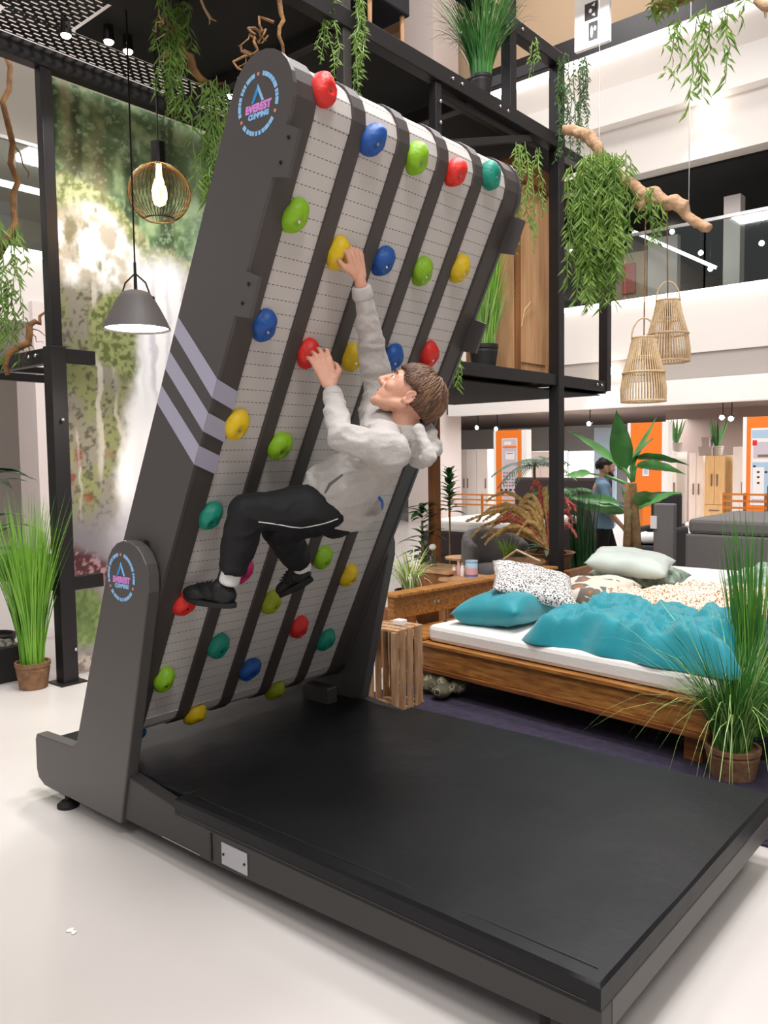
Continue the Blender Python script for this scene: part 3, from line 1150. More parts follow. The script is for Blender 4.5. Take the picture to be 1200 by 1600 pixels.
def mural():
    y0, y1, z0, z1 = 3.02, 5.9, 0.02, 4.36
    ny, nz = 250, 400
    Y, Z = np.meshgrid(np.linspace(y0, y1, ny + 1), np.linspace(z0, z1, nz + 1), indexing='ij')

    def col(h):
        return np.array(lin(h)[:3])[None, None, :]

    def mix(a, b_, t):
        return a * (1 - t[..., None]) + b_ * t[..., None]
    wy = Y + 0.12 * (vfbm(Y * 4, Z * 4, 11) - 0.5)
    wz = Z + 0.25 * (vfbm(Y * 3, Z * 3, 21) - 0.5)
    fine = np.clip((vfbm(Y * 34, Z * 34, 31, 4) - 0.5) * 1.5 + 0.5, 0, 1)
    med = vfbm(Y * 7, Z * 7, 41)
    # forest of trunks
    tr = vnoise(wy * 9, Z * 0.35, 51)
    img = mix(col('#4f6644') * np.ones_like(Y)[..., None], col('#93a87c'), sm(0.35, 0.75, med))
    img = mix(img, col('#36422e'), sm(0.55, 0.75, tr) * 0.8)
    img = mix(img, col('#8d7a63'), sm(0.72, 0.85, vnoise(wy * 8 + 5, Z * 0.3, 61)) * 0.9)
    img = mix(img, col('#9db38b'), sm(0.6, 0.8, fine) * 0.5)
    img = mix(img, col('#aebfae'), sm(4.05, 4.6, Y) * 0.55)
    # mossy slope
    slope = 3.72 - 0.16 * (wy - 3.08) - 0.55 * np.clip(wy - 3.35, 0, 0.5)
    m = sm(0.03, -0.03, Z - slope - 0.1 * (med - 0.5))
    moss = mix(col('#737a4a') * np.ones_like(Y)[..., None], col('#aeb086'), sm(0.3, 0.7, fine))
    moss = mix(moss, col('#6a6748'), sm(0.55, 0.8, med) * 0.7)
    img = mix(img, moss, m)
    # pale water and stones band under the slope, running down to the right
    band = slope - 0.22 - 0.12 * np.sin(wy * 5)
    m2 = sm(0.05, -0.08, Z - band)
    stone = mix(col('#b3a896') * np.ones_like(Y)[..., None], col('#efece6'), sm(0.35, 0.6, med))
    stone = mix(stone, col('#6d6a4a'), sm(0.55, 0.75, vfbm(Y * 11, Z * 6, 71)) * 0.85)
    img = mix(img, stone, m2)
    # lower cliff left: moss over rock, streaks of water
    cl = sm(3.05, 2.9, wz) * sm(3.72, 3.55, wy + 0.22 * np.clip(2.3 - Z, 0, 1) * 1.0)
    rock = mix(col('#8a8474') * np.ones_like(Y)[..., None], col('#878a5c'), sm(0.42, 0.62, vfbm(Y * 5, Z * 3, 81)))
    rock = mix(rock, col('#4a4636'), sm(0.55, 0.78, fine) * 0.8)
    rock = mix(rock, col('#c6bdb0'), sm(0.70, 0.8, vnoise(wy * 16, wz * 1.2, 91)) * 0.8)
    rock = mix(rock, col('#8c4a34'), sm(0.6, 0.75, vfbm(Y * 6, Z * 6, 95)) * sm(1.9, 1.5, Z) * 0.7)
    img = mix(img, rock, cl)
    # round mossy boulder
    bo = sm(0.30, 0.24, np.hypot((wy - 3.52) * 1.0, (wz - 2.58) * 0.75))
    img = mix(img, mix(col('#5c6338') * np.ones_like(Y)[..., None], col('#8f9562'), sm(0.35, 0.65, fine)), bo)
    # the fall
    left = 3.60 + 0.08 * np.sin(Z * 3) - 0.18 * np.clip(1.9 - Z, 0, 1)
    fl = sm(-0.05, 0.07, wy - left) * sm(4.25, 4.05, wy - 0.12 * np.clip(2.5 - Z, 0, 2)) * sm(3.35, 3.05, wz)
    water = mix(col('#f6f4f4') * np.ones_like(Y)[..., None], col('#cfcad2'), sm(0.5, 0.8, vnoise(wy * 18, Z * 0.8, 101)))
    img = mix(img, water, fl)
    # rocks to the right of the fall
    rr = sm(4.1, 4.3, wy - 0.12 * np.clip(2.5 - Z, 0, 2)) * sm(3.4, 3.1, wz)
    img = mix(img, rock, rr)
    # mist and pool
    pool = sm(1.35, 1.0, wz)
    img = mix(img, mix(col('#857f84') * np.ones_like(Y)[..., None], col('#c9c3c8'), sm(3.2, 3.7, wy)), pool)
    # wine-red bush and pebbles
    bu = sm(1.02 - 0.45 * 0, 0.92, Z + 0.5 * (wy - 3.05) + 0.12 * (med - 0.5)) * sm(0.62, 0.72, Z)
    img = mix(img, mix(col('#5a3438') * np.ones_like(Y)[..., None], col('#b58d90'), sm(0.45, 0.7, fine)), bu)
    low = sm(0.70, 0.62, Z + 0.1 * (med - 0.5))
    img = mix(img, mix(col('#7a7276') * np.ones_like(Y)[..., None], col('#b3a8a6'), med), low)
    gp = sm(0.22, 0.14, np.hypot(wy - 3.13, (Z - 0.42) * 0.8))
    img = mix(img, mix(col('#5d7a3c') * np.ones_like(Y)[..., None], col('#9cb070'), fine), gp)
    gv = sm(0.18, 0.1, Z + 0.06 * (med - 0.5))
    img = mix(img, mix(col('#8a7a70') * np.ones_like(Y)[..., None], col('#c9bdb0'), sm(0.4, 0.6, fine)), gv)
    img = np.clip(img, 0, 1)
    vs = [(-5.70, float(a), float(b_)) for a, b_ in zip(Y.ravel(), Z.ravel())]
    fs = [(i * (nz + 1) + j, (i + 1) * (nz + 1) + j, (i + 1) * (nz + 1) + j + 1, i * (nz + 1) + j + 1) for i in range(ny) for j in range(nz)]
    r = thing('mural', 'tall printed mural of a mossy forest waterfall behind the climbing wall', 'mural', (-5.72, 4.4, 0))
    b_ = MB()
    b_.add(vs, fs)
    o_ = b_.build('printed_sheet', 'mural_print', r, fix=False)
    at_ = o_.data.color_attributes.new('Col', 'FLOAT_COLOR', 'POINT')
    buf = np.ones(((ny + 1) * (nz + 1), 4), dtype=np.float32)
    buf[:, :3] = img.reshape(-1, 3)
    at_.data.foreach_set('color', buf.ravel())
    MB().bx(-5.74, -5.702, 3.02, 5.9, 0.0, 4.36).build('backing_board', 'grey_soffit', r)


mural()

# ================================================================== PENDANT LAMPS
def cord(b, a, c, r=0.006):
    return MB().tube([a, c], r, 6).build('cord', 'metal_dark', b)


# wire cage lamp
pc = at(249, 302, x=-4.9)
t = thing('pendant_lamp', 'round bronze wire cage pendant lamp with glowing bulb', 'lamp', pc)
cord(t, (pc.x, pc.y, 4.46), pc + Vector((0, 0, 0.32)))
MB().tube([pc + Vector((0, 0, 0.19)), pc + Vector((0, 0, 0.34))], 0.05, 16).build('socket', 'metal_dark', t)
wires = MB()
prof = [(0.21 * math.cos(a), 0.2 * math.sin(a)) for a in [math.radians(76 - 138 * k / 13) for k in range(14)]]
for k in range(44):
    a = 2 * math.pi * k / 44
    wires.tube([pc + Vector((r * math.cos(a), r * math.sin(a), z)) for r, z in prof], 0.0028, 4, cap=False)
tag(wires.build('cage_wires', 'bronze', t), kind='stuff')
for (r, z) in ((prof[-1][0], prof[-1][1]), (0.05, 0.192)):
    MB().tube([pc + Vector((r * math.cos(2 * math.pi * k / 32), r * math.sin(2 * math.pi * k / 32), z)) for k in range(33)], 0.006, 6, cap=False).build('cage_ring', 'bronze', t)
MB().lathe([(0.005, -0.09), (0.035, -0.075), (0.052, -0.03), (0.05, 0.02), (0.033, 0.08), (0.02, 0.12), (0.02, 0.2)], pc, 20).build('bulb', 'bulb_glow', t, smooth=True)
ld = bpy.data.lights.new('bulb_light', 'POINT')
ld.energy = 4
ld.color = (1, 0.75, 0.45)
ld.shadow_soft_size = 0.05
lo = bpy.data.objects.new('bulb_light', ld)
COL.objects.link(lo)
lo.location = pc + Vector((0, 0, -0.14))

# grey cone lamp
pc = at(214, 515, x=-4.7)
t = thing('pendant_lamp', 'dark grey cone pendant lamp with white lit underside', 'lamp', pc)
cord(t, (pc.x, pc.y, 4.46), pc + Vector((0, 0, 0.42)))
prof = [(0.215, 0.0), (0.19, 0.06), (0.15, 0.14), (0.115, 0.2), (0.09, 0.235), (0.05, 0.248), (0.012, 0.25)]
MB().lathe(prof + [(0.012, 0.245), (0.05, 0.243), (0.085, 0.23), (0.11, 0.196), (0.145, 0.137), (0.185, 0.06), (0.21, 0.0)], pc, 40, cap=False).build('lamp_shade', 'lamp_shade_grey', t, smooth=True)
MB().lathe([(0.2, 0.012), (0.05, 0.03), (0.005, 0.035)], pc, 32, cap=False).build('diffuser', 'lamp_glow', t, smooth=True)
for s in (-1, 1):
    MB().tube([pc + Vector((s * 0.076, s * 0.065, 0.2)), pc + Vector((s * 0.05, s * 0.043, 0.3)), pc + Vector((0, 0, 0.36))], 0.006, 6).build('strap', 'bronze', t)
    MB().ball(pc + Vector((s * 0.083, s * 0.072, 0.2)), 0.014, None, 10, 8).build('stud', 'metal_dark', t)
MB().tube([pc + Vector((0, 0, 0.25)), pc + Vector((0, 0, 0.43))], [0.012, 0.009], 8).build('stem', 'metal_dark', t)
ld = bpy.data.lights.new('cone_light', 'SPOT')
ld.energy = 90
ld.spot_size = math.radians(150)
ld.spot_blend = 0.5
ld.color = (1, 0.93, 0.85)
ld.shadow_soft_size = 0.12
lo = bpy.data.objects.new('cone_light', ld)
COL.objects.link(lo)
lo.location = pc + Vector((0, 0, -0.02))

# rattan lamps hanging from the driftwood
def rattan_lamp(px, py_top, yv, label, zb):
    p0 = at(px, py_top, y=yv)
    t = thing('rattan_lamp', label, 'lamp', p0, 'rattan lamps')
    H = p0.z - zb
    R0, R1 = 0.085, 0.168
    prof = [(R0, 0), (R0 * 1.25, -0.22 * H), (R1 * 0.86, -0.5 * H), (R1, -0.8 * H), (R1 * 0.98, -H)]
    b = MB()
    for k in range(46):
        a = 2 * math.pi * k / 46
        b.tube([p0 + Vector((r * math.cos(a), r * math.sin(a), z)) for r, z in prof], 0.0055, 5)
    tag(b.build('ribs', 'rattan', t), kind='stuff')
    for (r, z) in ((R0, 0), (R0 * 1.25, -0.22 * H * 1.4), (R1 * 0.92, -0.55 * H), (R1 * 0.98, -H)):
        MB().tube([p0 + Vector((r * math.cos(2 * math.pi * k / 28), r * math.sin(2 * math.pi * k / 28), z)) for k in range(29)], 0.009, 6, cap=False).build('hoop', 'rattan', t)
    MB().tube([p0 + Vector((0.085 * math.cos(a) * 0.76 * 1.1, 0.085 * math.cos(a) * 0.65 * 1.1, 0.15 * math.sin(a))) for a in [math.pi * k / 14 for k in range(15)]], 0.006, 6).build('handle', 'rattan', t)
    MB().tube([p0 + Vector((0, 0, -0.02)), p0 + Vector((0, 0, -0.14))], 0.025, 12).build('socket', 'metal_dark', t)
    return t, p0


YB = 6.25
l1, q1 = rattan_lamp(1006, 528, YB - 0.16, 'nearer, lower rattan lamp hanging from the driftwood', at(1006, 627, y=YB - 0.16).z)
l2, q2 = rattan_lamp(1044, 470, YB + 0.16, 'farther, higher rattan lamp hanging from the driftwood', at(1044, 565, y=YB + 0.16).z)

# ================================================================== BRANCHES AND VINES
def wobble(a, b, n, amp, seed, droop=0.0):
    a, b = Vector(a), Vector(b)
    rn = Vector((seed * 1.37, seed * 2.11, seed * 0.7))
    out = []
    for k in range(n + 1):
        t = k / n
        p = a.lerp(b, t)
        q = Vector((mnoise.noise(rn + Vector((t * 4, 0, 0))), mnoise.noise(rn + Vector((t * 4, 9, 0))), mnoise.noise(rn + Vector((t * 4, 0, 9)))))
        p += q * amp * min(1, 4 * t, 4 * (1 - t) + 0.3)
        p.z -= droop * 4 * t * (1 - t)
        out.append(p)
    return out


def leaf_quad(b, p, d, L, w, nrm):
    """narrow lance leaf, folded along its midrib"""
    d = d.normalized()
    s = d.cross(nrm)
    if s.length < 1e-3:
        s = d.cross(Vector((1, 0, 0)))
    s.normalize()
    n = s.cross(d)
    m = p + d * L * 0.4 + n * L * 0.04
    tip = p + d * L - n * L * 0.05
    b.add([p, m + s * w * 0.5 + n * w * 0.2, m, m - s * w * 0.5 + n * w * 0.2, tip], [(0, 1, 2), (0, 2, 3), (1, 4, 2), (2, 4, 3)])


def strand(root, top, length, seed, m='willow', leafL=0.085, leafW=0.014, dens=55, sway=0.06, fan=0.7):
    rn = random.Random(seed)
    end = Vector(top) + Vector((rn.uniform(-sway, sway), rn.uniform(-sway, sway), -length))
    pts = wobble(top, end, 10, 0.05, seed)
    b = MB()
    b.tube(pts, [0.004] * 8 + [0.003, 0.002, 0.001], 4, cap=False)
    n = int(length * dens)
    for k in range(n):
        t = (k + rn.random()) / n
        i = min(int(t * 10), 9)
        p = pts[i].lerp(pts[i + 1], t * 10 - i)
        a = rn.uniform(0, 2 * math.pi)
        d = Vector((math.cos(a) * fan, math.sin(a) * fan, -rn.uniform(0.5, 1.1)))
        leaf_quad(b, p, d, leafL * rn.uniform(0.6, 1.25), leafW * rn.uniform(0.8, 1.3), Vector((math.sin(a), -math.cos(a), 0.3)))
    return b.build('strand', m, root, fix=False)


def vine(label, tops, lengths, seed, m='willow', per=3, spread=0.08, **kw):
    """several strands hanging from a line of points"""
    root = thing('hanging_vine', label, 'vine', Vector(tops[0]))
    rn = random.Random(seed)
    for i, tp in enumerate(tops):
        for k in range(per):
            q = Vector(tp) + Vector((rn.uniform(-spread, spread), rn.uniform(-spread, spread), rn.uniform(-0.03, 0.03)))
            strand(root, q, lengths[i] * rn.uniform(0.72, 1.05), seed * 50 + i * 7 + k, m, **kw)
    return root


def L3(p0, p1, n):
    return [Vector(p0).lerp(Vector(p1), k / max(1, n - 1)) for k in range(n)]


# two left canopy vines with a twisted branch between
vx = -4.35
vine('willow vine beside the mesh canopy, left of the twisted branch', [at(262, 0, x=vx), at(288, -10, x=vx), at(266, 40, x=vx)], [0.7, 0.45, 0.6], 1, per=5, spread=0.05)
vine('willow vine hanging in front of the mural top beside the emblem panel', [at(318, 128, x=vx), at(338, 130, x=vx), at(326, 190, x=vx)], [0.85, 0.75, 0.62], 2, per=6, spread=0.06)
tw = thing('twisted_branch', 'twisted brown branch linking the two canopy vines', 'branch', at(300, 90, x=vx))
pts = [at(px, py, x=vx) for px, py in ((258, 28), (272, 48), (284, 68), (286, 82), (298, 88), (301, 108), (312, 122), (330, 132), (352, 130))]
MB().tube(pts, [0.010, 0.013, 0.016, 0.02, 0.027, 0.028, 0.022, 0.012, 0.006], 8).build('stem', 'branch_m', tw, smooth=True)
for k, (a, c) in enumerate((((258, 28), (238, 48)), ((272, 48), (245, 62)), ((262, 80), (248, 96)), ((250, 40), (248, 20)))):
    MB().tube(wobble(at(*a, x=vx), at(*c, x=vx), 6, 0.06, 20 + k), [0.008, 0.008, 0.007, 0.006, 0.005, 0.004, 0.003], 6).build('twig', 'driftwood', tw)

# thin roots hanging over the emblem
cb = thing('twisted_branch', 'corkscrew root hanging just above the emblem panel', 'branch', at(432, 0, x=-3.5))
MB().tube(wobble(at(433, -25, x=-3.5), at(447, 92, x=-3.5), 9, 0.05, 31), [0.016, 0.016, 0.015, 0.014, 0.013, 0.012, 0.011, 0.01, 0.009, 0.008], 7).build('stem', 'branch_m', cb, smooth=True)
for k, (a, c) in enumerate((((428, 35), (398, 58)), ((405, 50), (374, 72)), ((376, 72), (366, 130)), ((398, 58), (378, 100)), ((410, 48), (416, 62)))):
    MB().tube(wobble(at(*a, x=-3.5), at(*c, x=-3.5), 9, 0.09, 40 + k), [0.008, 0.008, 0.008, 0.007, 0.006, 0.006, 0.005, 0.004, 0.003, 0.002], 6).build('twig', 'branch_m', cb)
tt = thing('twig', 'small pale forked twig hanging in the black canopy', 'twig', at(315, 0, x=-4.2))
MB().tube([at(310, -12, x=-4.2), at(318, 10, x=-4.2), at(328, 30, x=-4.2), at(327, 38, x=-4.2)], [0.009, 0.008, 0.006, 0.003], 6).build('stem', 'driftwood', tt)
MB().tube([at(318, 10, x=-4.2), at(331, 30, x=-4.2), at(338, 33, x=-4.2)], [0.006, 0.005, 0.003], 6).build('fork', 'driftwood', tt)

# vines over the top of the climbing wall
vine('thin rosemary-like vine left of the grey post above the wall', [at(516, -8, x=-3.66), at(522, -8, x=-3.66)], [0.42, 0.52], 4, per=2, spread=0.02, leafL=0.05, leafW=0.01, dens=90, fan=1.0)
vine('longer leafy vine right of the grey post above the wall', [at(556, -8, x=-3.63), at(566, -8, x=-3.63)], [0.5, 0.72], 5, per=3, spread=0.03, leafL=0.055, leafW=0.011, dens=90, fan=1.0)
# vines wound round the tall post and hanging from the driftwood
vine('dark thin-leaved vine wrapped round the tall black post', [at(880, 84, x=-3.58), at(884, 130, x=-3.58), at(905, 92, x=-3.58), at(915, 96, x=-3.58)], [0.7, 0.8, 0.9, 0.65], 6, m='willow_dark', per=4, spread=0.05, leafL=0.05, leafW=0.012, dens=80, fan=0.8)
big = [at(px, py, y=YB - 0.1) for px, py in ((905, 262), (918, 245), (932, 238), (945, 235), (958, 240), (968, 250), (930, 260), (950, 255))]
vine('large dense willow vine draped over the driftwood branch', big, [0.92, 1.0, 1.0, 1.0, 1.0, 0.85, 1.1, 1.1], 7, per=7, spread=0.10, leafL=0.105, leafW=0.018, dens=60)
vine('short willow sprig over the middle of the driftwood branch', [at(1005, 300, y=YB - 0.05), at(1022, 290, y=YB - 0.05), at(1026, 310, y=YB - 0.05)], [0.18, 0.2, 0.36], 8, per=3, spread=0.06, leafL=0.08, leafW=0.016)
vine('willow vine hanging over the top of the wooden cabinet', [at(812, 225, x=-3.62), at(818, 225, x=-3.62)], [0.75, 0.9], 9, per=3, spread=0.035, leafL=0.07, leafW=0.013)
vine('second thinner vine in front of the wooden cabinet', [at(838, 232, x=-3.62)], [0.7], 10, per=3, spread=0.03, leafL=0.06, leafW=0.013)
vine('small vine end hanging below the steel shelf', [at(715, 560, x=-3.6)], [0.25], 11, per=3, spread=0.03, leafL=0.06, leafW=0.012)
vine('small golden-green vine hanging from the upper beam corner', [at(836, 60, x=-3.6)], [0.28], 12, per=3, spread=0.02, leafL=0.05, leafW=0.012)
# top right planter with vines
YP = 5.2
pl = thing('hanging_planter', 'mossy hanging planter at the top right corner', 'planter', at(1080, -20, y=YP))
MB().tube([at(1025, 12, y=YP), at(1090, -22, y=YP), at(1180, -60, y=YP)], [0.05, 0.07, 0.07], 10).build('trough', 'bark', pl, smooth=True)
MB().tube([at(1078, 0, y=YP), at(1078, -300, y=YP)], 0.004, 6).build('wire', 'rail_silver', pl)
b = MB()
rn = random.Random(5)
for k in range(420):
    px = rn.uniform(1015, 1150)
    p = at(px, 22 - (px - 1015) * 0.5 + rn.uniform(-14, 10), y=YP + rn.uniform(-0.08, 0.08))
    leaf_quad(b, p, Vector((rn.uniform(-1, 1), rn.uniform(-1, 1), rn.uniform(-0.6, 0.8))), 0.07, 0.018, Vector((0, 0, 1)))
tag(b.build('moss_leaves', 'willow', pl, fix=False), kind='stuff')
vine('left willow sprays hanging from the top right planter', [at(1064, 30, y=YP), at(1058, 34, y=YP)], [0.36, 0.2], 13, per=2, spread=0.04, leafL=0.09, leafW=0.018, dens=40)
vine('right willow sprays hanging from the top right planter', [at(1098, 22, y=YP), at(1115, 12, y=YP), at(1135, 8, y=YP), at(1148, 0, y=YP)], [0.55, 0.42, 0.48, 0.2], 14, per=2, spread=0.05, leafL=0.1, leafW=0.019, dens=36)
tw = thing('driftwood', 'tip of pale driftwood at the top right edge', 'driftwood', at(1190, 10, y=YP))
MB().tube([at(1180, 0, y=YP), at(1195, 9, y=YP), at(1225, 12, y=YP)], [0.02, 0.03, 0.035], 8).build('stem', 'driftwood', tw, smooth=True)
MB().tube([at(1195, 9, y=YP), at(1196, 28, y=YP)], [0.012, 0.005], 6).build('stub', 'driftwood', tw)

# driftwood branch
dw = thing('driftwood', 'long pale knotted driftwood branch carrying the rattan lamps', 'driftwood', at(990, 270, y=YB))
dp = [(878, 202), (900, 205), (922, 214), (934, 232), (942, 252), (965, 272), (990, 290), (1004, 305), (1022, 305), (1040, 318), (1052, 316), (1066, 322), (1074, 338), (1092, 350), (1108, 358)]
dr = [0.032, 0.045, 0.05, 0.052, 0.045, 0.04, 0.042, 0.058, 0.066, 0.05, 0.062, 0.056, 0.042, 0.04, 0.036]
b = MB().tube([at(x_, y_, y=YB + 0.03 * math.sin(i * 1.7)) for i, (x_, y_) in enumerate(dp)], dr, 12)
b.ball(at(1003, 318, y=YB), 0.06, None, 12, 8)
b.ball(at(1018, 315, y=YB), 0.05, None, 12, 8)
o = b.build('stem', 'driftwood', dw)
remesh(o, 0.012, 3, lambda c: 0.012 * mnoise.noise(c * 14) + 0.006 * mnoise.noise(c * 40))
MB().tube([at(1076, 338, y=YB), at(1076, 338, y=YB) + Vector((0, 0, 6.6))], 0.003, 6).build('wire', 'rail_silver', dw)
MB().tube([at(936, 238, y=YB), at(936, 238, y=YB) + Vector((0, 0, 6.2))], 0.003, 6).build('wire', 'rail_silver', dw)
for l, q, (px, py) in ((l1, q1, (1009, 312)), (l2, q2, (1042, 322))):
    e = at(px, py, y=YB)
    MB().tube([q + Vector((0, 0, -0.1)), e], 0.005, 6).build('cord', 'branch_m', l)

# left side: hanging root and vines by the left post
XL = -5.9
rt = thing('twisted_branch', 'long wavy root hanging left of the tall black post', 'branch', at(20, 250, x=XL))
MB().tube([at(px, py, x=XL) for px, py in ((8, 85), (16, 105), (14, 140), (4, 160), (14, 200), (20, 225), (16, 255), (28, 285), (20, 305), (22, 335), (24, 350), (8, 380), (-4, 400))],
          [0.018, 0.019, 0.02, 0.021, 0.022, 0.022, 0.022, 0.023, 0.022, 0.022, 0.024, 0.03, 0.03], 8).build('stem', 'branch_m', rt, smooth=True)
MB().tube([at(px, py, x=XL) for px, py in ((20, 225), (32, 240), (36, 258), (45, 270), (43, 280))], [0.008, 0.006, 0.005, 0.004, 0.002], 5).build('twig', 'branch_m', rt)
vine('willow vine hanging at the left edge from the wavy root', [at(6, 350, x=XL), at(20, 352, x=XL), at(2, 440, x=XL), at(14, 430, x=XL)], [0.9, 0.45, 0.55, 0.6], 15, per=3, spread=0.05, leafL=0.09, leafW=0.016, dens=45)
r2 = thing('twisted_branch', 'curled brown branch lying on the left steel shelf', 'branch', at(40, 530, x=XL))
MB().tube([at(px, py, x=XL) for px, py in ((12, 586), (8, 570), (14, 552), (30, 542), (44, 536), (46, 520), (46, 508), (55, 502), (62, 506), (62, 494), (70, 488))],
          [0.018, 0.022, 0.024, 0.026, 0.028, 0.026, 0.024, 0.02, 0.016, 0.012, 0.008], 8).build('stem', 'branch_m', r2, smooth=True)
for k in range(4):
    a = at(46, 512 + k * 8, x=XL)
    MB().tube(wobble(a, a + Vector((0.02, 0.16 - 0.07 * k, -0.05 - 0.03 * k)), 6, 0.05, 60 + k), [0.005, 0.005, 0.004, 0.004, 0.003, 0.002, 0.001], 5).build('twig', 'branch_m', r2)

# ================================================================== POTTED PLANTS
def blades(n, h, spread, w, seed, droop=0.3, base=0.06, seg=6, stiff=1.0):
    rn = random.Random(seed)
    b = MB()
    for k in range(n):
        a = rn.uniform(0, 2 * math.pi)
        rr = base * math.sqrt(rn.random())
        p = Vector((rr * math.cos(a), rr * math.sin(a), 0))
        a2 = a + rn.uniform(-0.7, 0.7)
        L = h * rn.uniform(0.62, 1.08)
        out = spread * rn.uniform(0.15, 1.0) * L
        dr = droop * rn.random() ** 1.5 * L
        dirv = Vector((math.cos(a2), math.sin(a2), 0))
        sd = Vector((-math.sin(a2 + rn.uniform(-0.8, 0.8)), math.cos(a2 + rn.uniform(-0.8, 0.8)), 0))
        ww = w * rn.uniform(0.7, 1.2)
        vs, fs = [], []
        for i in range(seg + 1):
            t = i / seg
            c = p + dirv * (out * t ** (1.0 + stiff * 0.6)) + Vector((0, 0, L * t - dr * t ** 3 * 1.5))
            k2 = ww * (1 - t ** 2.2) * (0.65 + 0.7 * t if t < 0.5 else 1.0)
            if i == seg:
                vs.append(c)
            else:
                vs += [c + sd * k2 / 2, c - sd * k2 / 2]
        for i in range(seg - 1):
            fs.append((2 * i, 2 * i + 1, 2 * i + 3, 2 * i + 2))
        fs.append((2 * seg - 2, 2 * seg - 1, 2 * seg))
        b.add(vs, fs)
    return b


def put(b, p):
    for v in b.v:
        v += Vector(p)
    return b


def pot(root, p, r, h, m='pot_brown', rim=True):
    MB().lathe([(r * 0.75, 0), (r * 0.82, 0.02 * h), (r * 0.95, 0.55 * h), (r * 1.0, 0.72 * h), (r * 0.98, 0.80 * h), (r * 1.05, 0.86 * h), (r * 1.05, h), (r * 0.93, h), (r * 0.9, 0.9 * h), (0.01, 0.9 * h)], p, 28).build('pot', m, root, smooth=False)


def grass_plant(label, p, h, r, ph, parts, potm='pot_brown', name='potted_grass'):
    root = thing(name, label, 'plant', p)
    pot(root, p, r, ph, potm)
    for k, (n, hh, spread, w, droop, m, bs) in enumerate(parts):
        tag(put(blades(n, hh, spread, w, hash(label) % 1000 + k if False else len(label) * 7 + k, droop, bs), Vector(p) + Vector((0, 0, ph * 0.88))).build('blades', m, root, fix=False), kind='stuff')
    return root


# left grass beside the post
grass_plant('bright green tall grass in a brown pot left of the black post', at(58, 1076, z=0) + Vector((-0.05, 0.0, 0)), 1.2, 0.115, 0.19, [(420, 1.2, 0.32, 0.012, 0.05, 'grass_bright', 0.075)])
p = at(-2, 1062, z=0)
rootp = thing('potted_plant', 'dark square pot with pale stones at the left edge', 'plant', p)
MB().bx(p.x - 0.14, p.x + 0.14, p.y - 0.14, p.y + 0.14, 0, 0.26, 0.01).build('pot', 'pot_dark', rootp)
b = MB()
rn = random.Random(2)
for k in range(40):
    b.ball(p + Vector((rn.uniform(-0.1, 0.1), rn.uniform(-0.1, 0.1), 0.265)), rn.uniform(0.012, 0.024), None, 6, 4)
tag(b.build('stones', 'stone_m', rootp), kind='stuff')
MB().tube([p + Vector((0, 0, 0.25)), p + Vector((0.02, 0.03, 0.8))], [0.014, 0.008], 7).build('stem', 'bark', rootp)


def big_leaf(root, p, d, L, w, droop, m, seed=0, fold=0.25, wave=0.03, name='leaf', seg=9, twist=0.0):
    d = Vector(d).normalized()
    s = d.cross(Vector((0, 0, 1)))
    if s.length < 0.05:
        s = Vector((0.76, 0.65, 0))
    s.normalize()
    n = s.cross(d)
    s, n = s * math.cos(twist) + n * math.sin(twist), n * math.cos(twist) - s * math.sin(twist)
    vs, fs = [], []
    for i in range(seg + 1):
        t = i / seg
        c = Vector(p) + d * L * t - Vector((0, 0, 1)) * droop * L * t * t
        wd = w * math.sin(math.pi * min(1, 0.04 + t * 0.96) ** 0.75) * (1 - 0.2 * t) if t < 1 else 0.002
        for j in (-1, -0.5, 0, 0.5, 1):
            z = fold * abs(j) * wd * 0.5 + wave * w * mnoise.noise(Vector((t * 7, j * 2, seed))) * abs(j) * 2
            vs.append(c + s * j * wd * 0.5 + n * z)
    for i in range(seg):
        for j in range(4):
            fs.append((i * 5 + j, i * 5 + j + 1, (i + 1) * 5 + j + 1, (i + 1) * 5 + j))
    b = MB().add(vs, fs)
    o = b.build(name, m, root, smooth=True, fix=False)
    return o


# broad-leaved plants on the left behind the post
pb = Vector((-6.35, 2.72, 0.0))
lp = thing('potted_plant', 'dark glossy broad-leaved plant behind the left post', 'plant', pb)
pot(lp, pb, 0.16, 0.28, 'pot_dark')
MB().tube([pb + Vector((0, 0, 0.25)), pb + Vector((0.02, 0.05, 1.5))], [0.02, 0.01], 8).build('stem', 'bark', lp)
rn = random.Random(8)
for k in range(20):
    a = rn.uniform(0, 6.28)
    z = rn.uniform(0.75, 1.55)
    big_leaf(lp, pb + Vector((0, 0.02, z)), (math.cos(a), math.sin(a), rn.uniform(0.1, 0.7)), rn.uniform(0.28, 0.42), rn.uniform(0.12, 0.17), 0.35, rn.choice(('leaf_dark', 'leaf_dark', 'leaf_grey')), k)
pb = Vector((-6.1, 2.35, 0.0))
lp = thing('potted_plant', 'small bushy light green plant at the left edge above the tall grass', 'plant', pb)
pot(lp, pb, 0.12, 0.24, 'pot_dark')
MB().tube([pb + Vector((0, 0, 0.2)), pb + Vector((0.0, 0.03, 1.45))], [0.018, 0.01], 8).build('stem', 'bark', lp)
for k in range(26):
    a = rn.uniform(0, 6.28)
    z = rn.uniform(1.0, 1.5)
    big_leaf(lp, pb + Vector((0, 0.02, z)), (math.cos(a), math.sin(a), rn.uniform(0.1, 0.9)), rn.uniform(0.14, 0.26), rn.uniform(0.05, 0.09), 0.3, rn.choice(('leaf_green', 'leaf_grey')), k)

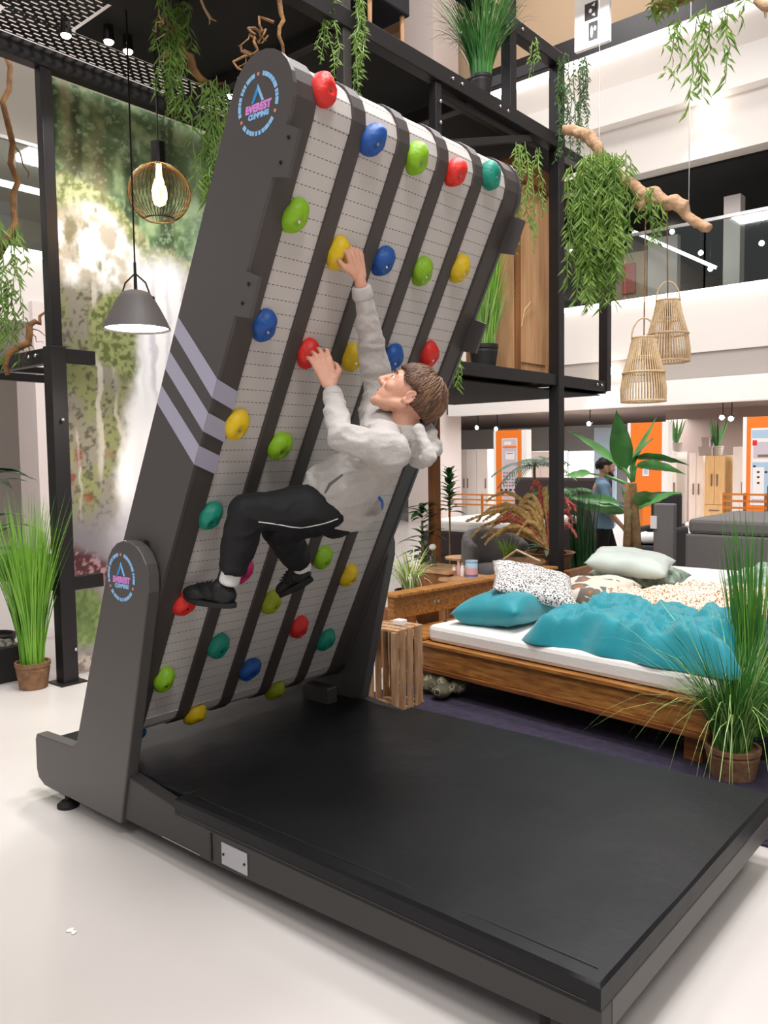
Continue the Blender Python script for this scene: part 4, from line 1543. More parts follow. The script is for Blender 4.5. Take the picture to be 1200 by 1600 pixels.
# foreground right: tall reed in front of the bed and a spreading grass in a woven pot
pr = at(1138, 1220, z=0) + Vector((0.0, 0.06, 0))
grass_plant('tall reed and arching grass in a woven brown pot beside the mat corner', pr, 1.6, 0.125, 0.16,
            [(190, 0.85, 1.15, 0.006, 0.95, 'grass_light', 0.08), (320, 0.66, 0.7, 0.009, 0.35, 'grass_deep', 0.08)])
pr2 = pr + Vector((-0.02, 0.36, 0))
grass_plant('very tall upright dark green reed behind the woven pot', pr2, 1.3, 0.12, 0.14, [(120, 1.18, 0.16, 0.014, 0.03, 'grass_deep', 0.09), (60, 1.0, 0.2, 0.012, 0.05, 'grass_bright', 0.09)], 'pot_dark')
pr3 = pr + Vector((0.34, 0.22, 0))
grass_plant('reed clump cut off by the right edge of the picture', pr3, 1.0, 0.11, 0.14, [(90, 0.75, 0.5, 0.008, 0.4, 'grass_deep', 0.07)], 'pot_dark')

# grass on top of the canopy beam, and planter box beside it
pg = at(752, 140, x=-3.75)
pg.z = 4.475
grass_plant('bushy green grass in a dark pot standing on the canopy beam', pg, 0.9, 0.085, 0.16, [(620, 0.82, 0.62, 0.012, 0.35, 'grass_deep', 0.08), (110, 0.95, 0.7, 0.004, 0.5, 'grass_white', 0.06)], 'pot_dark')
pxb = at(598, 40, x=-3.85)
pbx = thing('planter_box', 'black planter box on wooden legs on top of the canopy', 'planter', (pxb.x, pxb.y, 4.475))
MB().bx(pxb.x - 0.16, pxb.x + 0.2, pxb.y - 0.36, pxb.y + 0.06, 4.66, 5.0, 0.01).build('box', 'plastic_black', pbx)
for (dx, dy) in ((0.16, 0.02), (0.16, -0.32), (-0.12, 0.02), (-0.12, -0.32)):
    MB().tube([(pxb.x + dx, pxb.y + dy, 4.475), (pxb.x + dx, pxb.y + dy, 4.67)], [0.013, 0.018], 8).build('leg', 'wood_old', pbx)

# shelf plants beside the cabinet
pg = Vector((-3.95, 5.95, 2.34))
grass_plant('tall yellow-green grass on the steel shelf left of the wooden cabinet', pg, 1.0, 0.12, 0.22, [(170, 1.05, 0.22, 0.02, 0.08, 'grass_bright', 0.09), (150, 0.6, 0.5, 0.014, 0.35, 'grass_light', 0.1)], 'pot_dark')

# wooden cabinet on the shelf
cb0 = Vector((-4.12, 6.62, 2.34))
cw = thing('wooden_cabinet', 'tall narrow wooden cabinet with panelled door on the steel shelf', 'cabinet', cb0)
x0, x1, y0, y1 = -4.38, -3.86, 6.30, 6.93
MB().bx(x0, x1, y0, y1, 2.34, 4.02).build('body', 'wood_old', cw, bevel=0.006)
MB().bx(x1, x1 + 0.012, y0 + 0.09, y1 - 0.09, 2.44, 3.9).build('door_panel', 'wood_old', cw, bevel=0.004)
for (ya, yb) in ((y0, y0 + 0.08), (y1 - 0.08, y1)):
    MB().bx(x1 + 0.0005, x1 + 0.025, ya, yb, 2.34, 4.0).build('door_stile', 'wood_dark' if ya == y0 else 'wood_old', cw, bevel=0.004)
MB().bx(x0 - 0.05, x1 + 0.06, y0 - 0.06, y1 + 0.05, 4.02, 4.1).build('cornice', 'wood_dark', cw, bevel=0.01)
MB().bx(x0 - 0.02, x1 + 0.03, y0 - 0.03, y1 + 0.02, 4.1, 4.22).build('crown', 'wood_dark', cw, bevel=0.02)
MB().tube([(x1 + 0.03, 6.62, 2.95), (x1 + 0.05, 6.5, 2.98), (x1 + 0.05, 6.4, 2.9), (x1 + 0.04, 6.36, 2.75)], 0.004, 6).build('cord', 'rattan', cw)

# ================================================================== BED AREA
struct_rug = MB().bx(-3.6, -0.55, 3.42, 8.2, 0.0, 0.012, 0.004).build('rug', 'rug_m')
tag(struct_rug, 'dark purple carpet under the wooden bed', 'rug')

BA = Vector((-3.34, 4.27, 0))
E1 = Vector((0.9945, -0.1045, 0))
E2 = Vector((0.1045, 0.9945, 0))
BROT = Matrix((E1, E2, Vector((0, 0, 1)))).transposed()


def BP(s, t, z):
    return BA + E1 * s + E2 * t + Vector((0, 0, z))


def bbox(name, m, parent, s0, s1, t0, t1, z0, z1, bev=0.006):
    c = BP((s0 + s1) / 2, (t0 + t1) / 2, (z0 + z1) / 2)
    return MB().box(c, (abs(s1 - s0), abs(t1 - t0), abs(z1 - z0)), BROT, bev).build(name, m, parent)


bed = thing('bed_frame', 'low acacia wood double bed frame beside the climbing wall', 'bed', BP(1.0, 0.9, 0.012))
BL, BWD = 1.98, 1.82
rl1 = bbox('side_rail', 'wood_acacia', bed, 0.0, BL, 0.0, 0.05, 0.19, 0.335)
bbox('rail_cap', 'wood_acacia', rl1, 0.0, BL, -0.02, 0.055, 0.335, 0.36, 0.004)
bbox('rail_foot', 'wood_acacia_dark', rl1, 0.0, BL, -0.015, 0.05, 0.16, 0.19, 0.004)
bbox('side_rail', 'wood_acacia', bed, 0.0, BL, BWD - 0.05, BWD, 0.19, 0.335)
bbox('foot_rail', 'wood_acacia', bed, BL - 0.05, BL, 0.056, BWD - 0.056, 0.19, 0.335)
bbox('head_rail', 'wood_acacia', bed, 0.0, 0.05, 0.056, BWD - 0.056, 0.19, 0.335)
for (s, t) in ((BL - 0.16, 0.06), (BL - 0.16, BWD - 0.16), (0.04, 0.06), (0.04, BWD - 0.16)):
    bbox('leg', 'wood_acacia_dark', bed, s, s + 0.1, t, t + 0.1, 0.012, 0.189)
for k in range(9):
    bbox('slat', 'wood_old', bed, 0.1 + k * 0.2, 0.2 + k * 0.2, 0.06, BWD - 0.06, 0.305, 0.325, 0.003)
# head board set back on two posts
bbox('headboard', 'wood_acacia', bed, -0.32, -0.25, -0.02, BWD + 0.05, 0.47, 0.63)
bbox('headboard_cap', 'wood_acacia', bed, -0.34, -0.21, -0.04, BWD + 0.07, 0.631, 0.655, 0.004)
bbox('head_shelf', 'wood_acacia', bed, -0.30, 0.0, 0.0, BWD, 0.36, 0.385)
for t in (0.12, BWD - 0.2):
    bbox('head_post', 'wood_acacia_dark', bed, -0.30, -0.25, t, t + 0.08, 0.012, 0.47)
bbox('latch', 'metal_dark', bed, -0.06, -0.045, 0.28, 0.30, 0.386, 0.45, 0.002)
for t in (0.38, 0.42):
    p = BP(-0.247, t, 0.55)
    MB().tube([p, p + E1 * 0.006], 0.014, 10).build('bolt', 'bolt_m', bed)

mt1 = bbox('mattress', 'mattress_m', None, 0.03, BL + 0.03, 0.02, 0.90, 0.362, 0.475, 0.03)
tag(mt1, 'white mattress on the near half of the wooden bed', 'mattress')
mt2 = bbox('mattress', 'mattress_m', None, 0.03, BL + 0.03, 0.92, BWD - 0.02, 0.362, 0.475, 0.03)
tag(mt2, 'white mattress on the far half of the wooden bed', 'mattress')


def cushion(name, label, m, c, sx, sy, h, rot, seed=0, cat='pillow', pipe=None):
    """pillow with pinched corners; c = centre"""
    n = 22
    vs, fs = [], []
    idx = {}
    off = Vector((seed * 3.3, seed, 0))
    for side in (1, -1):
        for i in range(n + 1):
            for j in range(n + 1):
                u, v = -1 + 2 * i / n, -1 + 2 * j / n
                edge = i in (0, n) or j in (0, n)
                if edge and side == -1:
                    idx[side, i, j] = idx[1, i, j]
                    continue
                e = max(0, (1 - u ** 4) * (1 - v ** 4)) ** 0.55
                k = 1 - 0.07 * (1 - abs(u * v)) * (abs(u) ** 6 + abs(v) ** 6)
                z = side * h * 0.5 * e
                w = 0.02 * mnoise.noise(Vector((u * 2.5, v * 2.5, side)) + off) * e + 0.008 * mnoise.noise(Vector((u * 7, v * 6, side)) + off) * e
                idx[side, i, j] = len(vs)
                vs.append(Vector((u * sx / 2 * k, v * sy / 2 * k, z + w)))
        for i in range(n):
            for j in range(n):
                q = (idx[side, i, j], idx[side, i + 1, j], idx[side, i + 1, j + 1], idx[side, i, j + 1])
                fs.append(q if side == 1 else q[::-1])
    b = MB().add([Vector(c) + rot @ v for v in vs], fs)
    o = b.build(name, m, None, smooth=True)
    return tag(o, label, cat)


def rotm(rz, rx=0.0, ry=0.0):
    return Matrix.Rotation(rz, 3, 'Z') @ Matrix.Rotation(ry, 3, 'Y') @ Matrix.Rotation(rx, 3, 'X')


cushion('pillow', 'teal pillow at the head of the near mattress under the spotted one', 'teal_cloth', BP(0.36, 0.50, 0.575), 0.52, 0.74, 0.23, rotm(0.02, 0.0, -0.12), 1)
cushion('pillow', 'black and white spotted pillow resting on the teal pillow', 'bw_print', BP(0.40, 0.70, 0.715), 0.58, 0.62, 0.13, rotm(0.62, 0.20, 0.22), 2)
cushion('pillow', 'jungle print pillow with brown and teal leaves on the far mattress', 'jungle_print', BP(0.50, 1.28, 0.575), 0.55, 0.68, 0.22, rotm(0.1, 0.05, -0.05), 3)


def duvet(name, label, m, s0, s1, t0, t1, zb, amp, seed, thick=0.05, n=70, skew=0.0, edge=0.05):
    off = Vector((seed * 5.1, seed * 2.3, 0))
    vs, fs = [], []
    for side in (0, 1):
        for i in range(n + 1):
            for j in range(n + 1):
                u, v = i / n, j / n
                e = min(1, min(u, 1 - u, v, 1 - v) * 9)
                e = math.sin(e * math.pi / 2)
                sA = s0 + (s1 - s0) * u + edge * mnoise.noise(Vector((v * 5, seed, 0))) * 1.6
                tA = t0 + (t1 - t0) * v + edge * mnoise.noise(Vector((u * 5, seed, 7))) * 1.6 + skew * u
                q = Vector((sA * 2.2, tA * 2.2, 0)) + off
                q += Vector((mnoise.noise(q * 1.3), mnoise.noise(q * 1.3 + Vector((5, 5, 5))), 0)) * 0.7
                r1 = 1 - abs(mnoise.noise(q * 1.4)) * 2.2
                r2 = 1 - abs(mnoise.noise(q * 3.1 + Vector((3, 1, 4)))) * 2.0
                z = zb + (thick + amp * (0.55 + 0.5 * mnoise.noise(q * 0.8) + 0.30 * max(r1, 0) + 0.30 * max(r2, 0) ** 1.5 + 0.12 * max(0, 1 - abs(mnoise.noise(q * 6.3)) * 2.4))) * e + 0.004 if side == 0 else zb
                vs.append(BP(sA, tA, z))
    N = (n + 1) ** 2
    for i in range(n):
        for j in range(n):
            a = i * (n + 1) + j
            q = (a, a + n + 1, a + n + 2, a + 1)
            fs.append(q)
            fs.append(tuple(x + N for x in q[::-1]))
    for k in range(n):
        for a, c in (((k) * (n + 1), (k + 1) * (n + 1)), (k * (n + 1) + n, (k + 1) * (n + 1) + n), (k, k + 1), (n * (n + 1) + k, n * (n + 1) + k + 1)):
            fs.append((a, c, c + N, a + N))
    o = MB().add(vs, fs).build(name, m, None, smooth=True)
    return tag(o, label, 'duvet')


duvet('duvet', 'crumpled teal duvet spread over the near mattress', 'teal_cloth', 0.78, 2.05, 0.06, 0.86, 0.478, 0.15, 1, skew=-0.03, edge=0.06)
duvet('duvet', 'orange leopard print duvet on the far mattress', 'leopard', 0.72, 2.05, 0.90, 1.78, 0.478, 0.14, 2, edge=0.03)

# second bed farther back
b2 = thing('bed_frame', 'second bed with brown wooden frame behind the leopard duvet', 'bed', (-2.2, 6.9, 0.012))
MB().bx(-3.25, -0.9, 6.25, 6.30, 0.2, 0.4).build('side_rail', 'wood_acacia', b2, bevel=0.005)
MB().bx(-3.25, -0.9, 7.75, 7.80, 0.2, 0.4).build('side_rail', 'wood_acacia', b2, bevel=0.005)
MB().bx(-3.32, -3.26, 6.2, 7.85, 0.05, 0.62).build('headboard', 'wood_acacia_dark', b2, bevel=0.005)
MB().bx(-0.89, -0.84, 6.25, 7.8, 0.05, 0.42).build('footboard', 'wood_acacia', b2, bevel=0.005)
for (x, y) in ((-3.1, 6.4), (-1.0, 6.4), (-3.1, 7.6), (-1.0, 7.6)):
    MB().bx(x - 0.04, x + 0.04, y - 0.04, y + 0.04, 0.012, 0.2).build('leg', 'wood_acacia_dark', b2)
tag(MB().bx(-3.2, -0.92, 6.31, 7.74, 0.36, 0.52, 0.03).build('mattress', 'mattress_m'), 'white mattress on the second bed behind', 'mattress')
cushion('pillow', 'shiny pale mint pillow lying on top of the printed pillow', 'mint_cloth', at(985, 878, z=0.76), 0.62, 0.5, 0.16, rotm(0.25, 0.12, 0.12), 4)
cushion('pillow', 'green leaf print pillow under the mint pillow on the second bed', 'green_print', at(1000, 897, z=0.62), 0.7, 0.5, 0.17, rotm(0.1, 0.0, 0.05), 5)
BA_save, BA = BA, Vector((-2.35, 6.42, 0))
duvet('duvet', 'pale green leaf print duvet on the second bed', 'green_print', 0.2, 1.4, 0.1, 1.2, 0.525, 0.1, 3)
BA = BA_save

# crate standing on its end
cc = Vector((-3.31, 3.93, 0.012))
cr = thing('wooden_crate', 'old wooden fruit crate standing on end by the bed', 'crate', cc, None)
CH, CX, CY = 0.53, 0.22, 0.24
for sx in (-1, 1):
    for sy in (-1, 1):
        MB().bx(cc.x + sx * CX / 2 - 0.018, cc.x + sx * CX / 2 + 0.018, cc.y + sy * CY / 2 - 0.018, cc.y + sy * CY / 2 + 0.018, 0.014, CH - 0.014).build('corner_post', 'wood_crate', cr, bevel=0.002)
for sx in (-1, 1):
    for k, dy in enumerate((-0.075, 0.0, 0.075)):
        xx = cc.x + sx * (CX / 2 + 0.024)
        MB().bx(xx - 0.005, xx + 0.005, cc.y + dy - 0.026, cc.y + dy + 0.026, 0.016, CH).build('slat', 'wood_crate', cr)
for zz in (0.022, CH - 0.01):
    for k in range(4):
        yy = cc.y - CY / 2 + 0.03 + k * 0.07
        MB().bx(cc.x - CX / 2 - 0.018, cc.x + CX / 2 + 0.018, yy - 0.027, yy + 0.027, zz - 0.006, zz + 0.006).build('slat', 'wood_crate', cr)
for zz in (0.16, 0.3):
    MB().bx(cc.x - CX / 2 - 0.015, cc.x + CX / 2 + 0.015, cc.y + CY / 2 + 0.019, cc.y + CY / 2 + 0.028, zz - 0.04, zz + 0.04).build('slat', 'wood_crate', cr)
tag(MB().bx(-3.33, -3.26, 3.95, 4.01, CH - 0.004, CH + 0.03, 0.003).build('price_card', 'sign_white'), 'small white price card lying on the wooden crate', 'card')

# bundle under the bed
b = MB()
rn = random.Random(12)
pz = at(684, 1076, z=0.07)
for k in range(9):
    b.ball(pz + Vector((rn.uniform(-0.13, 0.13), rn.uniform(-0.04, 0.12), rn.uniform(-0.02, 0.1))), (rn.uniform(0.05, 0.08), rn.uniform(0.05, 0.08), rn.uniform(0.035, 0.055)), None, 12, 8)
o = b.build('cloth_bundle', 'camo')
remesh(o, 0.012, 3, lambda c: 0.012 * mnoise.noise(c * 16))
tag(o, 'crumpled patterned olive bundle on the carpet under the bed', 'bundle')

# spider plant, plinth, candles and bits left of the headboard
p = at(640, 925, x=-3.85)
sp = thing('potted_plant', 'white-green spider plant left of the wooden headboard', 'plant', (p.x, p.y, 0.0))
MB().bx(p.x - 0.16, p.x + 0.16, p.y - 0.16, p.y + 0.16, 0.0, p.z - 0.12, 0.006).build('plinth', 'wood_dark', sp)
pot(sp, (p.x, p.y, p.z - 0.12), 0.11, 0.14, 'pot_dark')
tag(put(blades(110, 0.42, 0.85, 0.012, 71, 0.75, 0.05), (p.x, p.y, p.z)).build('blades', 'grass_white', sp, fix=False), kind='stuff')
tag(put(blades(60, 0.36, 0.7, 0.012, 72, 0.6, 0.05), (p.x, p.y, p.z)).build('blades', 'leaf_lime', sp, fix=False), kind='stuff')
p = at(628, 985, x=-3.75)
v = thing('vase', 'rounded cream vase beside the head of the bed', 'vase', (p.x, p.y, 0))
MB().lathe([(0.06, 0.0), (0.1, 0.08), (0.115, 0.2), (0.1, 0.34), (0.05, 0.46), (0.035, 0.55), (0.045, 0.6), (0.035, 0.6), (0.02, 0.4)], (p.x, p.y, 0), 24).build('body', 'cream', v, smooth=True)
MB().tube([(p.x + 0.11, p.y, 0.3), (p.x + 0.15, p.y, 0.38), (p.x + 0.10, p.y, 0.46)], 0.012, 8).build('handle', 'cream', v)

p = at(660, 845, x=-4.9)
dk = thing('potted_plant', 'dark leafy shrub in front of the brown post', 'plant', (p.x, p.y, 0))
pot(dk, (p.x, p.y, 0), 0.16, 0.3, 'pot_dark')
MB().tube([(p.x, p.y, 0.25), (p.x, p.y, p.z + 0.2)], [0.02, 0.01], 8).build('stem', 'bark', dk)
rn = random.Random(17)
for k in range(60):
    a = rn.uniform(0, 6.28)
    big_leaf(dk, Vector((p.x, p.y, rn.uniform(0.5, p.z + 0.35))), (math.cos(a), math.sin(a), rn.uniform(-0.1, 0.8)), rn.uniform(0.14, 0.3), rn.uniform(0.05, 0.1), 0.3, rn.choice(('leaf_dark', 'leaf_dark', 'leaf_green')), k, seg=5)

# wooden post and nightstand
p = at(680, 890, y=6.4)
wp_ = thing('wooden_post', 'plain brown wooden post behind the bed head', 'post', (p.x, p.y, 0))
MB().bx(p.x - 0.045, p.x + 0.045, p.y - 0.045, p.y + 0.045, 0.02, 2.2).build('shaft', 'wood_dark', wp_, bevel=0.004)
MB().bx(p.x - 0.09, p.x + 0.09, p.y - 0.09, p.y + 0.09, 0, 0.02).build('foot', 'metal_dark', wp_)
p = at(690, 912, y=6.0)
ns = thing('nightstand', 'small brown wooden nightstand behind the headboard', 'nightstand', (p.x, p.y, 0))
zt = at(690, 886, y=6.0).z
MB().bx(p.x - 0.22, p.x + 0.22, p.y - 0.2, p.y + 0.2, 0.06, zt - 0.03, 0.006).build('body', 'wood_dark', ns)
MB().bx(p.x - 0.24, p.x + 0.24, p.y - 0.22, p.y + 0.22, zt - 0.03, zt, 0.004).build('top', 'wood_old', ns)
for (dx, dy) in ((-0.18, -0.16), (0.18, -0.16), (-0.18, 0.16), (0.18, 0.16)):
    MB().bx(p.x + dx - 0.02, p.x + dx + 0.02, p.y + dy - 0.02, p.y + dy + 0.02, 0, 0.06).build('foot', 'wood_dark', ns)
pp = at(660, 862, y=6.0)
pf_ = thing('white_orchid', 'small white flower in a glass on the nightstand', 'flower', (p.x - 0.1, p.y, zt))
MB().lathe([(0.04, 0.0), (0.05, 0.1), (0.045, 0.1), (0.035, 0.01)], (p.x - 0.1, p.y, zt), 16, cap=False).build('glass', 'glass_thin', pf_)
MB().tube([(p.x - 0.1, p.y, zt + 0.01), (p.x - 0.1, p.y, zt + 0.16)], 0.004, 6).build('stem', 'leaf_green', pf_)
MB().ball((p.x - 0.1, p.y, zt + 0.18), (0.035, 0.035, 0.03), None, 12, 8).build('bloom', 'white_bright', pf_, smooth=True)
# table with candle jars
p = at(737, 915, y=5.9)
sd = thing('side_table', 'small low table holding candle jars behind the headboard', 'table', (p.x, p.y, 0))
ztb = at(737, 902, y=5.9).z
MB().bx(p.x - 0.22, p.x + 0.22, p.y - 0.2, p.y + 0.2, ztb - 0.03, ztb, 0.004).build('top', 'wood_old', sd)
for (dx, dy) in ((-0.18, -0.16), (0.18, -0.16), (-0.18, 0.16), (0.18, 0.16)):
    MB().bx(p.x + dx - 0.015, p.x + dx + 0.015, p.y + dy - 0.015, p.y + dy + 0.015, 0, ztb - 0.03).build('leg', 'wood_dark', sd)
cj = thing('candle_jar', 'glass candle jar with pink label behind the spotted pillow', 'candle', (p.x, p.y, ztb))
MB().lathe([(0.05, 0), (0.055, 0.01), (0.055, 0.13), (0.05, 0.135), (0.045, 0.13), (0.045, 0.012), (0.0, 0.01)], (p.x, p.y, ztb), 20, cap=False).build('jar', 'sign_blue', cj, smooth=True)
MB().lathe([(0.0565, 0.03), (0.0565, 0.085)], (p.x, p.y, ztb), 20, cap=False).build('wrapper', 'candle_pink', cj)
MB().lathe([(0.0568, 0.012), (0.0568, 0.03)], (p.x, p.y, ztb), 20, cap=False).build('wrapper', 'candle_label', cj)
MB().lathe([(0.057, 0.136), (0.057, 0.15), (0.0, 0.152)], (p.x, p.y, ztb), 20, cap=False).build('lid', 'sign_blue', cj)
for k, (dx, hh, m_) in enumerate(((-0.1, 0.1, 'sign_white'), (-0.14, 0.12, 'candle_pink'), (-0.19, 0.08, 'sign_white'))):
    c = thing('small_bottle', ['short white bottle right beside the candle jar', 'thin pink bottle between two white bottles', 'shortest white bottle at the end of the row'][k], 'bottle', (p.x + dx, p.y, ztb))
    MB().lathe([(0.018, 0), (0.02, 0.005), (0.02, hh * 0.7), (0.012, hh * 0.8), (0.012, hh)], (p.x + dx, p.y, ztb), 12).build('body', m_, c, smooth=True)
    MB().lathe([(0.013, hh), (0.013, hh + 0.02)], (p.x + dx, p.y, ztb), 12).build('cap', 'wood_old', c)

# ================================================================== BACK OF THE SHOP
def span(px0, px1, py0, py1, y):
    pm, qm = (px0 + px1) / 2, (py0 + py1) / 2
    return at(px0, qm, y=y).x, at(px1, qm, y=y).x, at(pm, py1, y=y).z, at(pm, py0, y=y).z


def pbox(name, m, parent, px0, px1, py0, py1, y, depth, bev=0.0, z0=None, z1=None):
    x0, x1, a, c = span(px0, px1, py0, py1, y)
    return MB().bx(x0, x1, y, y + depth, a if z0 is None else z0, c if z1 is None else z1, bev).build(name, m, parent)


# dark box spring bed
x0, x1, z0, z1 = span(660, 800, 830, 885, 8.6)
r = thing('box_spring_bed', 'dark brown box spring bed with white mattress behind the brown post', 'bed', ((x0 + x1) / 2, 9.2, 0))
MB().bx(x0, x1, 8.6, 10.4, 0.04, z1 - 0.03, 0.02).build('base', 'dark_cloth', r)
MB().bx(x0, x1, 8.59, 8.6, 0.30, 0.305).build('seam', 'plastic_black', r)
MB().bx(x0 + 0.02, x1 - 0.02, 8.62, 10.38, z1 - 0.03, z1 + 0.12, 0.04).build('mattress', 'mattress_m', r)
MB().bx(x0 + 0.3, x1 + 0.4, 10.45, 10.6, 0.0, 1.28, 0.04).build('headboard', 'dark_cloth', r)
for x in (x0 + 0.1, x1 - 0.1):
    MB().lathe([(0.03, 0), (0.04, 0.04)], (x, 8.75, 0), 10).build('foot', 'plastic_black', r)
# railing behind it
def railing(label, px0, px1, py0, y):
    a, c = at(px0, py0, y=y), at(px1, py0, y=y)
    r = thing('orange_railing', label, 'railing', (a.x, y, 0))
    for k in range(3):
        MB().beam((a.x, y, a.z - k * 0.1), (c.x, y, a.z - k * 0.1), 0.03, 0.03).build('bar', 'rail_orange', r)
    for k in range(4):
        x = a.x + (c.x - a.x) * k / 3
        MB().bx(x - 0.02, x + 0.02, y + 0.031, y + 0.06, 0, a.z + 0.02).build('post', 'rail_orange', r)


railing('orange railing in front of the left orange sign', 700, 865, 772, 13.5)
railing('orange railing in front of the white wardrobes', 1000, 1060, 772, 13.5)
railing('orange railing at the right edge behind the grey bed', 1130, 1230, 772, 12.5)
# tub chair and round table
p = at(775, 905, y=7.6)
r = thing('tub_chair', 'grey upholstered tub chair behind the spotted pillow', 'chair', (p.x, p.y, 0))
b = MB()
for k in range(13):
    a = math.radians(20 + 200 * k / 12)
    c = Vector((p.x + 0.33 * math.cos(a + 0.5), p.y + 0.30 * math.sin(a + 0.5), 0))
    zt = 0.60 + 0.14 * math.sin(math.pi * k / 12)
    b.capsule(c + Vector((0, 0, 0.22)), c + Vector((0, 0, zt)), 0.075, 0.065, 10)
o = b.build('shell', 'grey_cloth', r)
remesh(o, 0.025, 4)
MB().lathe([(0.0, 0.2), (0.28, 0.2), (0.3, 0.26), (0.28, 0.36), (0.2, 0.4), (0.0, 0.41)], (p.x, p.y, 0), 24).build('seat', 'grey_cloth', r, smooth=True)
for k in range(4):
    a = math.pi / 4 + k * math.pi / 2
    MB().tube([(p.x + 0.2 * math.cos(a), p.y + 0.2 * math.sin(a), 0.22), (p.x + 0.26 * math.cos(a), p.y + 0.26 * math.sin(a), 0.0)], [0.02, 0.012], 8).build('leg', 'wood_dark', r)
p = at(722, 870, y=7.7)
r = thing('round_table', 'small round wooden side table left of the grey tub chair', 'table', (p.x, p.y, 0))
MB().lathe([(0.0, p.z - 0.025), (0.19, p.z - 0.025), (0.2, p.z - 0.012), (0.2, p.z), (0.0, p.z)], (p.x, p.y, 0), 28).build('top', 'wood_old', r)
MB().tube([(p.x, p.y, 0.02), (p.x, p.y, p.z - 0.025)], 0.02, 10).build('column', 'metal_dark', r)
MB().lathe([(0.14, 0), (0.14, 0.012), (0.02, 0.025)], (p.x, p.y, 0), 24).build('base', 'metal_dark', r)

# small rubber tree
p = at(703, 850, y=8.2)
r = thing('rubber_tree', 'small dark green tree on a thin stem in front of white shelves', 'plant', (p.x, p.y, 0))
pot(r, (p.x, p.y, 0), 0.14, 0.26, 'pot_dark')
zt = at(703, 725, y=8.2).z
MB().tube([(p.x, p.y, 0.2), (p.x, p.y, zt - 0.1)], [0.014, 0.008], 8).build('stem', 'bark', r)
rn = random.Random(4)
zb = at(703, 800, y=8.2).z
for k in range(34):
    a = k * 2.4
    t = k / 33
    big_leaf(r, (p.x, p.y, zb + (zt - zb) * t * 0.85), (math.cos(a), math.sin(a), 0.15 + 1.1 * t), 0.26 - 0.1 * t, 0.12 - 0.04 * t, 0.25, rn.choice(('leaf_dark', 'leaf_green', 'leaf_dark')), k, seg=6)

# palm in front of the bright shelves
def palm(label, px, pyb, pyt, y, seed, n=9, m='leaf_grey', L=0.55):
    p = at(px, pyb, y=y)
    zt = at(px, pyt, y=y).z
    r = thing('palm_plant', label, 'plant', (p.x, y, 0))
    pot(r, (p.x, y, 0), 0.15, 0.28, 'pot_dark')
    MB().tube([(p.x, y, 0.2), (p.x, y, zt)], [0.03, 0.018], 8).build('trunk', 'bark', r)
    rn = random.Random(seed)
    for k in range(n):
        a = 2 * math.pi * k / n + rn.uniform(-0.2, 0.2)
        d = Vector((math.cos(a), math.sin(a), 0.55 + rn.uniform(-0.3, 0.3)))
        b = MB()
        pts = []
        for i in range(9):
            t = i / 8
            pts.append(Vector((p.x, y, zt - 0.05)) + d * L * t - Vector((0, 0, 0.75 * L * t * t)))
        b.tube(pts, [0.006] * 9, 4, cap=False)
        for i in range(1, 9):
            dd = (pts[i] - pts[i - 1]).normalized()
            s = dd.cross(Vector((0, 0, 1))).normalized()
            for sg in (-1, 1):
                for q in (0, 0.5):
                    leaf_quad(b, pts[i - 1].lerp(pts[i], q), dd * 0.7 + s * sg * 0.9 - Vector((0, 0, 0.3)), 0.2 * (1.1 - i / 12), 0.022, Vector((0, 0, 1)))
        b.build('frond', m, r, fix=False)


palm('thin grey-green palm standing in front of the bright shelves', 835, 830, 722, 9.2, 1)
palm('lower palm beside the tall black post', 872, 840, 770, 9.0, 2, 8, 'leaf_green', 0.5)

# amaranth in a basket
p = at(858, 892, y=7.2)
p2 = Vector((p.x, p.y, p.z))
r = thing('amaranth_plant', 'drooping red and golden amaranth in a brown basket behind the bed', 'plant', (p.x, p.y, 0))
MB().lathe([(0.16, p.z - 0.02), (0.19, p.z + 0.05), (0.24, p.z + 0.17), (0.26, p.z + 0.19), (0.23, p.z + 0.19), (0.18, p.z + 0.1), (0.0, p.z + 0.1)], (p.x, p.y, 0), 28).build('basket', 'pot_brown', r)
MB().bx(p.x - 0.22, p.x + 0.22, p.y - 0.22, p.y + 0.22, 0.0, p.z - 0.02, 0.01).build('stand', 'wood_dark', r)
rn = random.Random(21)
src = Vector((p.x, p.y, p.z + 0.18))
right = Vector((0.76, 0.65, 0))
for k in range(34):
    left = k < 22
    dx = -rn.uniform(0.25, 0.78) if left else rn.uniform(-0.35, 0.3)
    hh = rn.uniform(0.3, 0.62) if left else rn.uniform(0.4, 0.66)
    end = src + right * dx + Vector((rn.uniform(-0.12, 0.12), rn.uniform(-0.15, 0.15), hh - rn.uniform(0.05, 0.4)))
    pts, rad = [], []
    for i in range(11):
        t = i / 10
        q = src.lerp(end, t)
        q.z += hh * 0.9 * math.sin(math.pi * min(1, t * 0.95)) * 0.62
        q += Vector((rn.uniform(-1, 1), rn.uniform(-1, 1), rn.uniform(-1, 1))) * 0.012
        pts.append(q)
        rad.append(0.01 if t < 0.3 else 0.034 * (1.2 - t))
    m_ = 'amaranth_red' if ((not left and rn.random() < 0.75) or rn.random() < 0.12) else 'amaranth_gold'
    b = MB().tube(pts, rad, 7)
    for i in range(90):
        t = rn.uniform(0.35, 1.0)
        j = min(int(t * 10), 9)
        q = pts[j].lerp(pts[j + 1], t * 10 - j)
        b.ball(q + Vector((rn.uniform(-1, 1), rn.uniform(-1, 1), rn.uniform(-1, 1))) * 0.026 * (1.2 - t), 0.011, None, 5, 4)
    b.build('plume', m_, r, fix=False)
